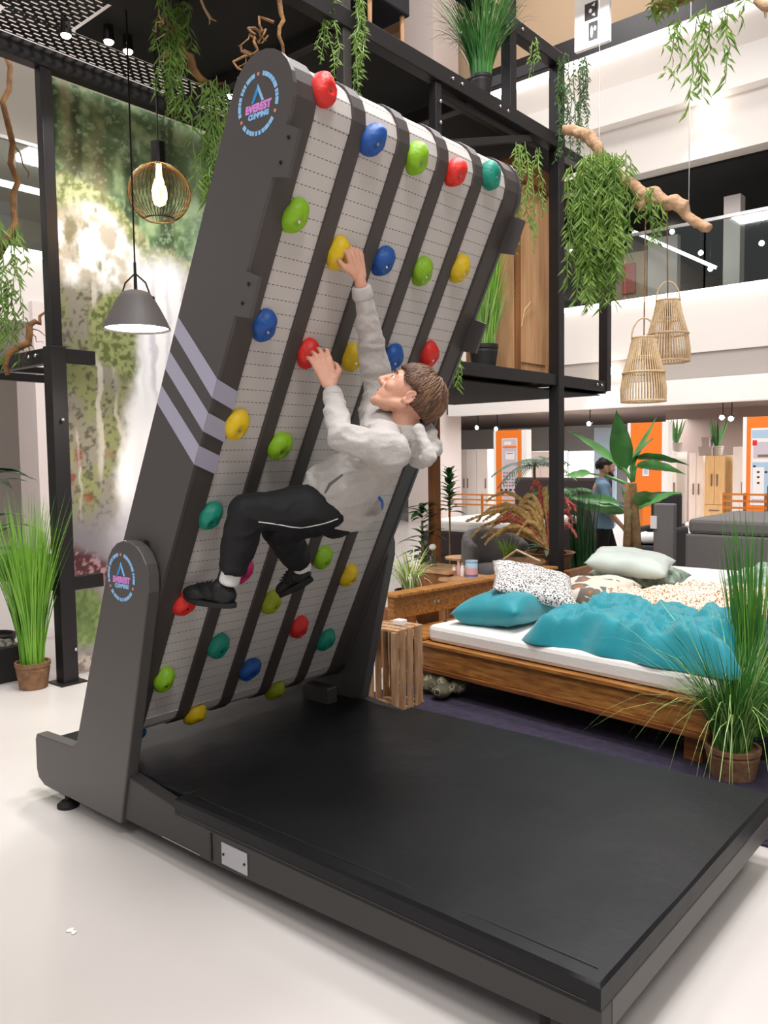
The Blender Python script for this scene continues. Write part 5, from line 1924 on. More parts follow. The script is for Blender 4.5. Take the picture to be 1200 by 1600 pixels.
for k in range(10):
    a = rn.uniform(0, 6.28)
    big_leaf(r, src, (math.cos(a), math.sin(a), rn.uniform(0.3, 1)), rn.uniform(0.2, 0.34), 0.09, 0.5, rn.choice(('leaf_lime', 'leaf_grey', 'leaf_green')), k, seg=6)
p = at(795, 880, y=7.3)
yl = thing('potted_plant', 'small yellow-green spiky plant left of the amaranth basket', 'plant', (p.x, p.y, 0))
MB().bx(p.x - 0.12, p.x + 0.12, p.y - 0.12, p.y + 0.12, 0, p.z - 0.1).build('stand', 'wood_dark', yl)
pot(yl, (p.x, p.y, p.z - 0.1), 0.09, 0.12, 'pot_dark')
tag(put(blades(50, 0.34, 0.6, 0.02, 88, 0.4, 0.04), (p.x, p.y, p.z)).build('blades', 'leaf_lime', yl, fix=False), kind='stuff')
# basket bowl in front
p = at(815, 893, y=6.6)
bk = thing('rope_basket', 'low woven brown basket in front of the amaranth', 'basket', (p.x, p.y, 0))
MB().bx(p.x - 0.2, p.x + 0.2, p.y - 0.2, p.y + 0.2, 0, p.z - 0.06).build('stand', 'wood_dark', bk)
MB().lathe([(0.12, -0.06), (0.19, 0.0), (0.23, 0.1), (0.22, 0.11), (0.18, 0.03), (0.0, 0.0)], (p.x, p.y, p.z), 24).build('bowl', 'pot_brown', bk, smooth=True)
MB().tube([(p.x - 0.2, p.y, p.z + 0.1), (p.x - 0.05, p.y, p.z + 0.2), (p.x + 0.2, p.y, p.z + 0.11)], 0.012, 8).build('handle', 'rattan', bk)

# banana plant
BY = 8.25
p = at(988, 856, y=BY)
bn = thing('banana_plant', 'tall banana plant with broad green leaves behind the second bed', 'plant', (p.x, p.y, 0))
pot(bn, (p.x, p.y, 0), 0.2, 0.35, 'pot_brown')
zc = at(988, 770, y=BY).z
for (dx, s_) in ((-0.07, -0.12), (0.06, 0.02)):
    MB().tube([(p.x + dx, p.y, 0.3), (p.x + dx * 0.7, p.y, 0.8), (p.x + s_ * 0.5, p.y, zc + 0.1)], [0.05, 0.045, 0.03], 10).build('trunk', 'bark', bn, smooth=True)
rn = random.Random(14)
for k, (bx_, by_, tx_, ty_, w_, dr) in enumerate(((973, 735, 963, 640, 0.26, 0.0), (985, 735, 1026, 652, 0.12, 0.05), (985, 722, 1022, 684, 0.16, 0.1), (968, 728, 888, 672, 0.13, 0.12), (992, 716, 1078, 728, 0.15, 0.2),
                                                  (995, 728, 1072, 742, 0.15, 0.25), (922, 740, 880, 744, 0.12, 0.05), (998, 795, 1066, 768, 0.17, 0.12), (968, 790, 884, 776, 0.2, 0.05), (975, 800, 895, 792, 0.2, 0.0), (990, 790, 1030, 770, 0.18, 0.2), (985, 795, 1005, 780, 0.2, 0.1), (980, 800, 970, 760, 0.2, 0.0))):
    y0_, y1_ = (BY, BY + rn.uniform(-0.35, 0.25)) if bx_ != 922 else (BY + 0.5, BY + 0.5)
    pb_, pt_ = at(bx_, by_, y=y0_), at(tx_, ty_, y=y1_)
    root_ = Vector((p.x, p.y, min(pb_.z - 0.12, zc + 0.12)))
    MB().tube([root_, root_.lerp(pb_, 0.6) + Vector((0, 0, 0.03)), pb_], [0.022, 0.015, 0.01], 7).build('leaf_stalk', 'banana_leaf', bn, smooth=True)
    dv = pt_ - pb_
    dv.z += dr * dv.length
    o = big_leaf(bn, pb_, dv, dv.length, w_, dr, 'banana_leaf' if k % 4 else 'leaf_green', k, fold=0.3, wave=0.06, seg=12, twist=(0.0 if k == 0 else rn.choice((-1, 1)) * rn.uniform(0.5, 1.0)))
# reeds beside
p = at(910, 890, y=7.7)
rd = thing('potted_grass', 'dark upright reeds left of the banana plant', 'plant', (p.x, p.y, 0))
pot(rd, (p.x, p.y, 0), 0.14, 0.28, 'pot_dark')
tag(put(blades(160, 1.0, 0.13, 0.016, 33, 0.05, 0.11), (p.x, p.y, 0.25)).build('blades', 'leaf_dark', rd, fix=False), kind='stuff')

# grey beds and panels on the right
x0, x1, z0, z1 = span(1070, 1230, 838, 875, 8.6)
r = thing('box_spring_bed', 'grey box spring bed at the right edge in front of the orange railing', 'bed', ((x0 + x1) / 2, 9.2, 0))
MB().bx(x0, x1, 8.6, 10.2, 0.04, z1, 0.02).build('base', 'grey_cloth', r)
MB().bx(x0 + 0.02, x1 - 0.02, 8.62, 10.18, z1, z1 + 0.16, 0.04).build('mattress', 'grey_cloth', r)
MB().bx(x0 + 0.35, x1 + 0.4, 10.25, 10.4, 0, 1.22, 0.03).build('headboard', 'grey_cloth', r)
tag(cushion('pillow', 'white pillow on the grey bed at the right edge', 'mattress_m', (x0 + 0.95, 9.7, z1 + 0.24), 0.7, 0.45, 0.16, rotm(0.1), 6))
pbox('screen_panel', 'grey_cloth', None, 1020, 1052, 787, 880, 9.3, 0.12, 0.02, z0=0.0)
tag(bpy.data.objects['screen_panel'], 'grey upholstered bed end right of the banana plant', 'headboard')
x0, x1, z0, z1 = span(985, 1030, 800, 870, 9.8)
r = thing('armchair', 'black armchair behind the banana plant', 'chair', ((x0 + x1) / 2, 10.1, 0))
MB().bx(x0, x1, 9.8, 10.5, 0.12, 0.45, 0.05).build('seat', 'charcoal_cloth', r)
MB().bx(x0, x1, 10.4, 10.6, 0.3, 1.1, 0.05).build('backrest', 'charcoal_cloth', r)
for x in (x0 - 0.08, x1 + 0.0):
    MB().bx(x, x + 0.12, 9.8, 10.5, 0.12, 0.66, 0.04).build('armrest', 'charcoal_cloth', r)
for x in (x0 + 0.03, x1 - 0.03):
    for yy in (9.85, 10.45):
        MB().tube([(x, yy, 0), (x, yy, 0.13)], 0.02, 8).build('leg', 'wood_dark', r)
cushion('pillow', 'white cushion on the black armchair', 'mattress_m', ((x0 + x1) / 2, 10.05, 0.53), 0.45, 0.35, 0.14, rotm(0.2), 7)
pbox('price_tag', 'sign_white', None, 1016, 1026, 806, 826, 9.28, 0.01)
tag(bpy.data.objects['price_tag'], 'small white and orange price tag on the grey bed end', 'tag')
x0, x1, z0, z1 = span(1050, 1105, 825, 850, 11.5)
r = thing('white_bench', 'low white bench in front of the oak wardrobe', 'bench', ((x0 + x1) / 2, 11.7, 0))
MB().bx(x0, x1, 11.5, 12.3, 0.22, 0.5, 0.05).build('seat', 'mattress_m', r)
for x in (x0 + 0.05, x1 - 0.05):
    MB().bx(x - 0.03, x + 0.03, 11.6, 12.2, 0, 0.22).build('leg', 'wood_old', r)


# orange signs
def sign(label, px0, px1, py0, py1, y, inner, rows):
    x0, x1, z0, z1 = span(px0, px1, py0, py1, y)
    r = thing('orange_sign', label, 'sign', ((x0 + x1) / 2, y, 0))
    z0 = 0.02
    MB().bx(x0, x1, y, y + 0.2, z0, z1).build('board', 'sign_orange', r)
    MB().bx(x0 - 0.06, x0, y, y + 0.2, z0, z1).build('edge', 'white_bright', r)
    MB().bx(x1, x1 + 0.12, y, y + 0.2, z0, z1).build('edge', 'white_bright', r)
    MB().bx(x0, x1, y - 0.05, y + 0.25, 0, z0).build('foot', 'metal_dark', r)
    for (m_, a0, a1, b0, b1, t) in rows:
        X0, X1, Z0, Z1 = span(a0, a1, b0, b1, y)
        MB().bx(X0, X1, y - t, y - 0.001, Z0, Z1).build('print_field', m_, r)
    return r


rows = [('sign_white', 784.5, 808.5, 685, 800, 0.004), ('sign_pale', 785.5, 807.5, 686, 799, 0.006), ('sign_orange', 785.5, 807.5, 697, 700, 0.008), ('sign_white', 788, 799, 690, 695, 0.008), ('sign_white', 790, 804, 706, 718, 0.008), ('sign_brown', 792, 802, 708, 709, 0.010)]
for i in range(4):
    for j in range(5):
        rows.append(('sign_brown', 786.5 + i * 4.4, 789.2 + i * 4.4, 738 + j * 5, 740 + j * 5, 0.008))
    rows.append(('ink', 782 + i * 7, 786 + i * 7, 764, 767, 0.009))
sign('orange sign with pale price list left of the tall black post', 775, 815, 672, 800, 15.0, None, rows)
sign('plain orange sign panel behind the banana plant', 985, 1034, 660, 800, 15.0, None, [('sign_white', 1004, 1014, 730, 744, 0.006), ('sign_blue', 1006, 1012, 733, 741, 0.008)])
rows = [('sign_white', 1173, 1240, 668, 790, 0.004), ('sign_blue', 1175, 1240, 671, 684, 0.006), ('sign_pale', 1177, 1240, 690, 716, 0.006), ('sign_brown', 1184, 1240, 710, 714, 0.008), ('hold_red', 1176, 1183, 688, 696, 0.008), ('sign_blue', 1175, 1240, 722, 786, 0.006), ('sign_white', 1176, 1194, 730, 780, 0.008)]
for (a, c) in ((1177, 727), (1183, 736), (1195, 736), (1183, 744), (1183, 753)):
    rows.append(('ink', a, a + 4, c, c + 3, 0.010))
sign('orange sign with a room picture at the right edge', 1166, 1240, 650, 800, 14.0, None, rows)


# wardrobes
def wardrobe(label, px0, px1, pyt, y, m, doors=2, drawers=0):
    x0, x1, z0, z1 = span(px0, px1, pyt, 850, y)
    r = thing('wardrobe', label, 'wardrobe', ((x0 + x1) / 2, y, 0))
    MB().bx(x0, x1, y + 0.02, y + 0.6, 0.05, z1, 0.005).build('body', m, r)
    MB().bx(x0 + 0.02, x1 - 0.02, y + 0.06, y + 0.58, 0, 0.05).build('plinth', 'metal_dark', r)
    zd = 0.55 if drawers else 0.07
    for k in range(doors):
        a = x0 + (x1 - x0) * k / doors + 0.006
        c = x0 + (x1 - x0) * (k + 1) / doors - 0.006
        d = MB().bx(a, c, y, y + 0.019, zd, z1 - 0.01).build('door', m, r)
        hx = c - 0.05 if k % 2 == 0 else a + 0.05
        MB().bx(hx - 0.012, hx + 0.012, y - 0.025, y - 0.001, (zd + z1) / 2 - 0.12, (zd + z1) / 2 + 0.12).build('handle', 'sign_brown', d)
    for k in range(drawers):
        d = MB().bx(x0 + 0.006, x1 - 0.006, y, y + 0.019, 0.07 + k * 0.24, 0.30 + k * 0.24).build('drawer', m, r)
        MB().bx((x0 + x1) / 2 - 0.1, (x0 + x1) / 2 + 0.1, y - 0.02, y - 0.001, 0.18 + k * 0.24, 0.2 + k * 0.24).build('handle', 'sign_brown', d)
    return r, (x0, x1, z1)


wardrobe('white wardrobe behind the orange sign by the banana plant', 1038, 1057, 706, 17.5, 'wardrobe_white', 1)
wardrobe('white wardrobe left of the oak one', 1076, 1099, 708, 17.5, 'wardrobe_white', 2)
_, wo = wardrobe('glowing oak wardrobe with drawers', 1100, 1132, 712, 17.0, 'wardrobe_oak', 2, 2)
wardrobe('white wardrobe with curved handle beside the right orange sign', 1144, 1164, 698, 17.0, 'wardrobe_white', 1)
wardrobe('wide bright white wardrobe left of the left orange sign', 712, 762, 702, 17.0, 'wardrobe_white', 3)
wardrobe('white wardrobe right of the left orange sign behind the palm', 822, 868, 705, 17.0, 'wardrobe_white', 2)
wardrobe('white wardrobe in the gap beside the tall black post', 888, 930, 705, 18.0, 'wardrobe_white', 2)
# boxes and plants on the wardrobes
for k, (px0, px1, py0, py1, lb) in enumerate(((1092, 1112, 696, 706, 'wide grey storage box on the oak wardrobe'), (1097, 1108, 685, 695.5, 'small grey storage box on top of the wide one'))):
    x0, x1, z0, z1 = span(px0, px1, py0, py1, 17.1)
    zz = wo[2] + (0.0 if k == 0 else 0.19)
    g = thing('storage_box', lb, 'box', ((x0 + x1) / 2, 17.2, zz))
    MB().bx(x0, x1, 17.1, 17.4, zz, zz + 0.15).build('box', 'grey_soffit', g)
    MB().bx(x0 - 0.01, x1 + 0.01, 17.09, 17.41, zz + 0.15, zz + 0.19).build('lid', 'grey_soffit', g)
for k, (px, y, zz, lb) in enumerate(((1120, 17.3, wo[2], 'snake plant in a pot on the oak wardrobe'), (1056, 17.7, at(1056, 706, y=17.5).z, 'snake plant in a pot on the white wardrobe'))):
    q = at(px, 700, y=y)
    g = thing('snake_plant', lb, 'plant', (q.x, y, zz))
    pot(g, (q.x, y, zz), 0.13, 0.2, 'grey_soffit')
    for j in range(9):
        a = j * 2.4
        big_leaf(g, (q.x + 0.04 * math.cos(a), y + 0.04 * math.sin(a), zz + 0.18), (0.35 * math.cos(a), 0.35 * math.sin(a), 1), 0.62, 0.07, 0.0, 'leaf_green', j, seg=4)
# dark wall behind the wardrobes, hanging banners
struct(MB().bx(at(1040, 700, y=19).x, 12, 19, 19.1, 0, 2.62).build('wall_shop_dark', 'sign_brown'))
pbox('blue_poster', 'sign_blue', None, 928, 962, 668, 850, 17.0, 0.05, z0=0.0)
tag(bpy.data.objects['blue_poster'], 'tall pale blue poster panel behind the walking person', 'poster')
# ground floor ceiling track lights
for k, (px, py, y) in enumerate(((745, 668, 16.6), (775, 670, 16.6), (920, 662, 16.6), (1128, 652, 16.6), (1142, 654, 16.6))):
    q = at(px, py, y=y)
    g = thing('track_light', ['first track light from the left over the shop floor', 'second track light over the left orange sign', 'track light above the banana plant', 'left of the paired track lights over the oak wardrobe', 'right of the paired track lights over the oak wardrobe'][k], 'spotlight', q, 'shop ceiling track lights')
    MB().tube([q + Vector((0, 0.1, 0.02)), q], [0.05, 0.055], 12).build('lamp_body', 'metal_dark', g)
    MB().ball(q, (0.05, 0.02, 0.05), None, 12, 8).build('lens', 'spot_glow', g, smooth=True)
    MB().tube([q + Vector((0, 0.06, 0.02)), (q.x, q.y + 0.06, 2.62)], 0.01, 6).build('stem', 'metal_dark', g)
# spotlights on the fascias
for k, (px, py, lb) in enumerate(((952, 580, 'bright spotlight on the lower white fascia right of the steel shelf'), (1108, 172, 'bright spotlight on the upper white fascia at right'))):
    q = at(px, py, y=YF - 0.12)
    g = thing('spotlight', lb, 'spotlight', q)
    MB().tube([q, q + Vector((0, 0.36, 0))], 0.03, 10).build('arm', 'rail_silver', g)
    MB().ball(q, 0.085, None, 14, 10).build('lens', 'spot_glow', g, smooth=True)
    ld = bpy.data.lights.new('fascia_light', 'SPOT')
    ld.energy = 30
    ld.spot_size = math.radians(80)
    ld.spot_blend = 0.6
    ld.shadow_soft_size = 0.05
    lo = bpy.data.objects.new('fascia_light', ld)
    COL.objects.link(lo)
    lo.location = q + Vector((0, -0.5, -0.2))
    lo.rotation_euler = Vector((0, 0.55, -0.75)).to_track_quat('-Z', 'Y').to_euler()
# gallery interior: lamps, wall piece, light line, picture
for k, (px, py) in enumerate(((1100, 268), (1165, 250), (1180, 255), (888, 300), (1050, 362), (890, 390), (1095, 395), (1190, 380), (905, 325), (1110, 420))):
    q = at(px, py, y=20.0)
    if q.z > 7.05 or q.z < 4.9:
        q = at(px, py, y=17.2)
    g = thing('gallery_lamp', 'small gallery spotlight ' + ['just right of the driftwood knot in the dark ceiling', 'left of the pair at the top right edge', 'right of the pair at the top right edge', 'between the tall post and the dense willow vine, highest', 'behind the cords of the rattan lamps', 'beside the tall post, lowest of three', 'right of the far rattan lamp cord', 'at the right edge below the handrail', 'beside the tall post, middle of three', 'under the thin light tube near the gallery floor'][k], 'spotlight', q, 'gallery ceiling spotlights')
    MB().ball(q, 0.06, None, 10, 8).build('lens', 'spot_glow', g, smooth=True)
    MB().tube([q, (q.x, q.y, 7.15)], 0.012, 6).build('stem', 'metal_dark', g)
g1, g2 = at(990, 362, y=18), at(1118, 418, y=17)
tag(MB().beam(g1, g2, 0.06, 0.06).build('light_line', 'led_glow'), 'long thin light tube running through the back gallery', 'light')
pbox('gallery_wall', 'column_m', None, 1012, 1058, 370, 470, 18.5, 0.2, z0=4.72)
struct(bpy.data.objects['gallery_wall'])
bpy.data.objects['gallery_wall'].name = 'wall_gallery_piece'
o = pbox('gallery_side', 'beige_ceiling', None, 962, 1010, 395, 470, 18.6, 0.2, z0=4.72)
struct(o)
o.name = 'wall_gallery_side'
o = pbox('gallery_column', 'column_m', None, 1130, 1156, 305, 470, 17.5, 0.3, z0=4.72)
struct(o)
o.name = 'column_gallery'
o = pbox('framed_picture', 'amaranth_red', None, 972, 992, 412, 458, 18.5, 0.06)
tag(o, 'reddish picture leaning on the gallery wall', 'picture')

# banner with black symbols, top
YN2 = 13.0
x0, x1, z0, z1 = span(898, 952, -60, 72, YN2)
bnr = thing('banner', 'white hanging banner with black pictogram squares at the top', 'banner', ((x0 + x1) / 2, YN2, z0))
MB().bx(x0, x1, YN2, YN2 + 0.08, z0, z1).build('board', 'white_bright', bnr)
X0, X1, Z0, Z1 = span(914, 934, 4, 30, YN2)
MB().bx(X0, X1, YN2 - 0.01, YN2 - 0.001, Z0, Z1).build('symbol_square', 'ink', bnr)
cxm, czm, sq = (X0 + X1) / 2, (Z0 + Z1) / 2, (X1 - X0)
MB().ball((cxm - sq * 0.05, YN2 - 0.012, czm), (sq * 0.13, 0.004, sq * 0.15), None, 14, 8).build('symbol_dot', 'white_bright', bnr)
for sg in (1, -1):
    MB().prism([(cxm + sq * 0.05, czm + sg * sq * 0.32), (cxm + sq * 0.32, czm + sg * sq * 0.48), (cxm + sq * 0.28, czm + sg * sq * 0.22)], lambda p_, t: Vector((p_[0], t, p_[1])), YN2 - 0.016, YN2 - 0.0105).build('symbol_wedge', 'white_bright', bnr)
X0, X1, Z0, Z1 = span(920, 934, 34, 62, YN2)
MB().bx(X0, X1, YN2 - 0.01, YN2 - 0.001, Z0, Z1).build('symbol_square', 'ink', bnr)
for (fx, w_) in ((0.35, 0.14), (0.72, 0.13)):
    c = Vector((X0 + (X1 - X0) * fx, YN2 - 0.012, Z0 + (Z1 - Z0) * (0.45 if fx < 0.5 else 0.6)))
    MB().ball(c, ((X1 - X0) * w_, 0.004, (Z1 - Z0) * (0.33 if fx < 0.5 else 0.14)), None, 14, 8).build('symbol_dot', 'white_bright', bnr)
for x in (x0 + 0.1, x1 - 0.1):
    MB().tube([(x, YN2 + 0.04, z1), (x, YN2 + 0.04, 13.0)], 0.01, 6).build('wire', 'rail_silver', bnr)

# ================================================================== PEOPLE
def fingers(b, wrist, knuck, back, side, curls, scale=1.0, thumb=True, spread=0.16):
    """hand with palm, four fingers and a thumb. back = normal of the back of the hand, side = towards the thumb"""
    d = (Vector(knuck) - Vector(wrist)).normalized()
    back = (Vector(back) - d * d.dot(Vector(back))).normalized()
    s = d.cross(back)
    if s.dot(Vector(side)) < 0:
        s = -s
    S = scale
    K = Vector(knuck)
    Wr = Vector(wrist)
    for k in range(4):
        o = (0.030 - 0.020 * k) * S
        b.capsule(Wr + s * o * 0.6 + d * 0.01, K + s * o - d * 0.004 * abs(k - 1.2), 0.013 * S, 0.0105 * S, 10)
    lens = [(0.036, 0.022, 0.018), (0.040, 0.025, 0.019), (0.037, 0.023, 0.018), (0.029, 0.018, 0.016)]
    tips = []
    for k in range(4):
        o = (0.030 - 0.020 * k) * S
        p = K + s * o - d * 0.004 * abs(k - 1.2)
        ang = 0.0
        sp = spread * (1.5 - k) * 0.25
        for j in range(3):
            ang += curls[k][j]
            dd = (d * math.cos(ang) - back * math.sin(ang)) + s * sp * math.cos(ang)
            q = p + dd.normalized() * lens[k][j] * S
            b.capsule(p, q, (0.0092 - 0.0010 * j) * S, (0.0085 - 0.0010 * j) * S, 10)
            p = q
        tips.append(p)
    if thumb:
        t0 = Wr + d * 0.02 * S + s * 0.018 * S
        t1 = t0 + (d * 0.55 + s * 0.75 - back * 0.2).normalized() * 0.040 * S
        t2 = t1 + (d * 0.8 + s * 0.05 - back * 0.55).normalized() * 0.030 * S
        t3 = t2 + (d * 0.7 - s * 0.35 - back * 0.6).normalized() * 0.024 * S
        b.capsule(t0, t1, 0.015 * S, 0.0115 * S, 10)
        b.capsule(t1, t2, 0.011 * S, 0.0098 * S, 10)
        b.capsule(t2, t3, 0.0098 * S, 0.008 * S, 10)
    return tips


def head_parts(b, c, f, l, u, S=1.0):
    """skull, face, jaw, nose, ears in head axes; S=1 is a 0.215 m tall head"""
    def P(a, bb, cc):
        return Vector(c) + (f * a + l * bb + u * cc) * S
    rot = Matrix((f, l, u)).transposed()

    def E(p, r):
        b.ball(P(*p), tuple(x * S for x in r), rot, 20, 14)
    E((-0.016, 0, 0.028), (0.094, 0.074, 0.082))
    E((0.03, 0, 0.01), (0.062, 0.066, 0.072))
    E((0.04, 0, -0.038), (0.048, 0.05, 0.062))
    for sg in (-1, 1):
        b.capsule(P(-0.012, sg * 0.052, -0.038), P(0.062, sg * 0.014, -0.086), 0.020 * S, 0.017 * S)
        E((0.058, sg * 0.034, -0.022), (0.026, 0.024, 0.024))
        b.capsule(P(0.08, sg * 0.012, 0.022), P(0.066, sg * 0.045, 0.020), 0.012 * S, 0.010 * S, 8)
        E((0.092, sg * 0.011, -0.032), (0.012, 0.009, 0.009))
        # ear: rim and lobe
        pts = []
        for k in range(9):
            a = math.radians(-110 + 290 * k / 8)
            pts.append(P(-0.014 - 0.014 * math.cos(a), sg * (0.080 + 0.003 * math.sin(a)), -0.006 + 0.024 * math.sin(a)))
        for k in range(8):
            b.capsule(pts[k], pts[k + 1], 0.0052 * S, 0.0052 * S, 8)
        E((-0.010, sg * 0.074, -0.006), (0.014, 0.008, 0.021))
        E((-0.004, sg * 0.077, -0.028), (0.008, 0.006, 0.009))
    b.capsule(P(0.084, 0, 0.018), P(0.106, 0, -0.026), 0.0095 * S, 0.0125 * S, 10)
    b.capsule(P(0.078, -0.016, -0.060), P(0.078, 0.016, -0.060), 0.0085 * S, 0.0085 * S, 8)
    b.capsule(P(0.076, -0.014, -0.070), P(0.076, 0.014, -0.070), 0.009 * S, 0.009 * S, 8)
    E((0.066, 0, -0.094), (0.02, 0.02, 0.016))
    return P, rot


def face_extras(body, P, rot, S=1.0, hair='hair_m', brow=True):
    for sg in (-1, 1):
        MB().ball(P(0.072, sg * 0.031, 0.004), 0.0125 * S, None, 14, 10).build('eye', 'eye_white', body, smooth=True)
        MB().ball(P(0.080, sg * 0.032, 0.005), 0.0062 * S, None, 10, 8).build('iris', 'eye_dark', body, smooth=True)
        MB().tube([P(0.094, sg * 0.014, 0.026), P(0.090, sg * 0.032, 0.031), P(0.078, sg * 0.05, 0.026)], [0.003 * S, 0.0038 * S, 0.002 * S], 6).build('eyebrow', hair, body)
    MB().capsule(P(0.0865, -0.013, -0.0605), P(0.0865, 0.013, -0.0605), 0.0042 * S, 0.0042 * S, 8).build('lips', 'lip', body, smooth=True)


def hair_cap(body, c, f, l, u, S, m, seed, n=420, length=0.075, cap=True):
    """cap plus many tapering locks combed down from the crown"""
    rn = random.Random(seed)
    rot = Matrix((f, l, u)).transposed()
    b = MB()
    C0 = Vector(c) + (f * -0.018 + u * 0.032) * S
    rad = Vector((0.100, 0.081, 0.090)) * S

    def pt(th, ph, k=1.0):
        v = Vector((rad.x * math.sin(th) * math.cos(ph), rad.y * math.sin(th) * math.sin(ph), rad.z * math.cos(th))) * k
        return C0 + rot @ v

    def limit(ph):
        # how far down the hair reaches, by direction (0 = front)
        a = abs((ph + math.pi) % (2 * math.pi) - math.pi)
        return 1.22 if a < 0.75 else (1.22 + (1.55 - 1.22) * min(1, (a - 0.75) / 0.5) if a < 1.35 else (1.5 if a < 1.75 else 2.05))
    nth, nph = 14, 40
    vs, fs = [], []
    for i in range(nth + 1):
        for j in range(nph):
            ph = 2 * math.pi * j / nph
            th = limit(ph) * i / nth
            k = 1.0 + 0.04 * mnoise.noise(pt(th, ph) * 40)
            vs.append(pt(th, ph, k if i < nth else 0.93))
    for i in range(nth):
        for j in range(nph):
            j2 = (j + 1) % nph
            fs.append((i * nph + j, i * nph + j2, (i + 1) * nph + j2, (i + 1) * nph + j))
    if cap:
        b.add(vs, fs)
    for k in range(n):
        ph = rn.uniform(0, 2 * math.pi)
        lm = limit(ph)
        th0 = lm * math.sqrt(rn.random()) * 0.9
        dth = length / 0.09 * rn.uniform(0.6, 1.2)
        sw = rn.uniform(-0.35, 0.35)
        pts = []
        for i in range(5):
            t = i / 4
            pts.append(pt(min(th0 + dth * t, lm + 0.12), ph + sw * t, 1.02 + 0.07 * math.sin(t * math.pi) * rn.uniform(0.5, 1) + 0.05 * t * rn.random()))
        b.tube(pts, [0.0022 * S, 0.0036 * S, 0.0033 * S, 0.0024 * S, 0.0005], 5, cap=False)
    return b.build('hair', m, body, smooth=True)


def climber():
    A = at
    hc = A(637, 619, y=2.36)
    fh = Vector((-0.80, -0.60, 0)).normalized()
    el = math.radians(47)
    f = fh * math.cos(el) + Vector((0, 0, 1)) * math.sin(el)
    u = -fh * math.sin(el) + Vector((0, 0, 1)) * math.cos(el)
    roll = 0.10
    l = u.cross(f)
    l2 = l * math.cos(roll) + u * math.sin(roll)
    u = u * math.cos(roll) - l * math.sin(roll)
    l = l2
    HS = 1.06
    neck = A(630, 672, y=2.365)
    shL, shR = A(612, 706, y=2.21), A(597, 645, y=2.53)
    elL, elR = A(533, 682, y=2.12), A(581, 545, y=2.43)
    wrL, wrR = A(519, 612, y=2.235), A(564, 446, y=2.31)
    hipL, hipR = A(512, 792, y=2.28), A(538, 788, y=2.46)
    knL, knR = A(386, 800, y=2.02), A(436, 826, y=2.25)
    anL, anR = A(359, 905, y=2.03), A(472, 886, y=2.44)
    hipc = (hipL + hipR) / 2
    shc = (shL + shR) / 2
    # ---- body: one continuous skin
    b = MB()
    P, rot = head_parts(b, hc, f, l, u, HS)
    b.capsule(P(-0.025, 0, -0.03), neck, 0.05, 0.052, 14)
    b.capsule(neck, shc, 0.05, 0.055, 14)
    b.capsule(shL, shR, 0.05, 0.05)
    b.capsule(shc - (shc - hipc) * 0.12, hipc, 0.085, 0.10, 16)
    b.capsule(hipL, hipR, 0.075, 0.075)
    for (s_, e_, w_) in ((shL, elL, wrL), (shR, elR, wrR)):
        b.capsule(s_, e_, 0.043, 0.034)
        b.capsule(e_, w_, 0.036, 0.0235)
    for (h_, k_, a_) in ((hipL, knL, anL), (hipR, knR, anR)):
        b.capsule(h_, k_, 0.07, 0.05)
        b.capsule(k_, a_, 0.048, 0.032)
    # right hand closed over the yellow hold, left hand hooked on the red one
    knR_ = A(553, 394, y=2.285)
    fingers(b, A(562, 436, y=2.305), knR_, WN, Vector((-0.76, -0.65, 0)), [(0.9, 1.1, 0.7), (0.85, 1.1, 0.7), (0.8, 1.1, 0.7), (0.8, 1.1, 0.8)], 1.1)
    b.capsule(wrR, A(562, 436, y=2.305), 0.024, 0.022)
    knL_ = A(502, 562, y=2.215)
    fingers(b, A(517, 603, y=2.235), knL_, WN * 0.45 + Vector((0.55, -0.65, 0.25)), Vector((0.76, 0.65, 0.2)), [(0.5, 0.6, 0.4), (0.45, 0.6, 0.4), (0.45, 0.6, 0.4), (0.5, 0.6, 0.4)], 1.08, True, 0.5)
    b.capsule(wrL, A(517, 603, y=2.235), 0.0235, 0.022)
    body = b.build('person', 'skin')
    remesh(body, 0.0042, 3)
    tag(body, 'person in grey hoodie and black trousers hanging on the climbing wall', 'person')
    PLOC[body.name] = Vector((0, 0, 0))
    face_extras(body, P, rot, HS)
    hair_cap(body, hc, f, l, u, HS, 'hair_m', 5, 1300, 0.085)
    hair_cap(body, hc + (u - f) * 0.002, f, l, u, HS * 1.004, 'hair_light', 6, 420, 0.095, cap=False)

    # ---- hoodie
    ax = (shc - hipc).normalized()
    lr = (shR - shL).normalized()
    fr_ = ax.cross(lr)
    if fr_.dot(WN) > 0:
        fr_ = -fr_        # towards the wall
    lr2 = fr_.cross(ax)
    h = MB()
    rt = Matrix((lr, fr_, ax)).transposed()
    L = (shc - hipc).length
    h.ball(shc - ax * 0.07 - fr_ * 0.015, (0.165, 0.105, 0.13), rt, 22, 14)
    h.ball(hipc + ax * L * 0.52 - fr_ * 0.01, (0.158, 0.118, 0.18), rt, 22, 14)
    h.ball(hipc + ax * L * 0.22 + fr_ * 0.02, (0.165, 0.135, 0.15), rt, 22, 14)
    h.capsule(shc, neck - (hc - neck).normalized() * 0.01, 0.10, 0.066, 16)
    h.capsule(shL + fr_ * 0.03, shR + fr_ * 0.03, 0.07, 0.07, 14)
    h.capsule(shL + ax * -0.01, shR + ax * -0.01, 0.065, 0.065, 14)
    for (s_, e_, w_, k) in ((shL, elL, wrL, 0), (shR, elR, wrR, 1)):
        h.capsule(s_, e_, 0.066, 0.052, 14)
        h.capsule(s_.lerp(shc, 0.4) - ax * 0.05, s_.lerp(e_, 0.35), 0.075, 0.06, 14)
        cu = e_.lerp(w_, 0.80)
        h.capsule(e_, e_.lerp(w_, 0.55), 0.053, 0.045, 14)
        h.tube([e_.lerp(w_, 0.5), e_.lerp(w_, 0.84)], [0.046, 0.036], 16)
    # hem band
    hb = hipc + ax * 0.035
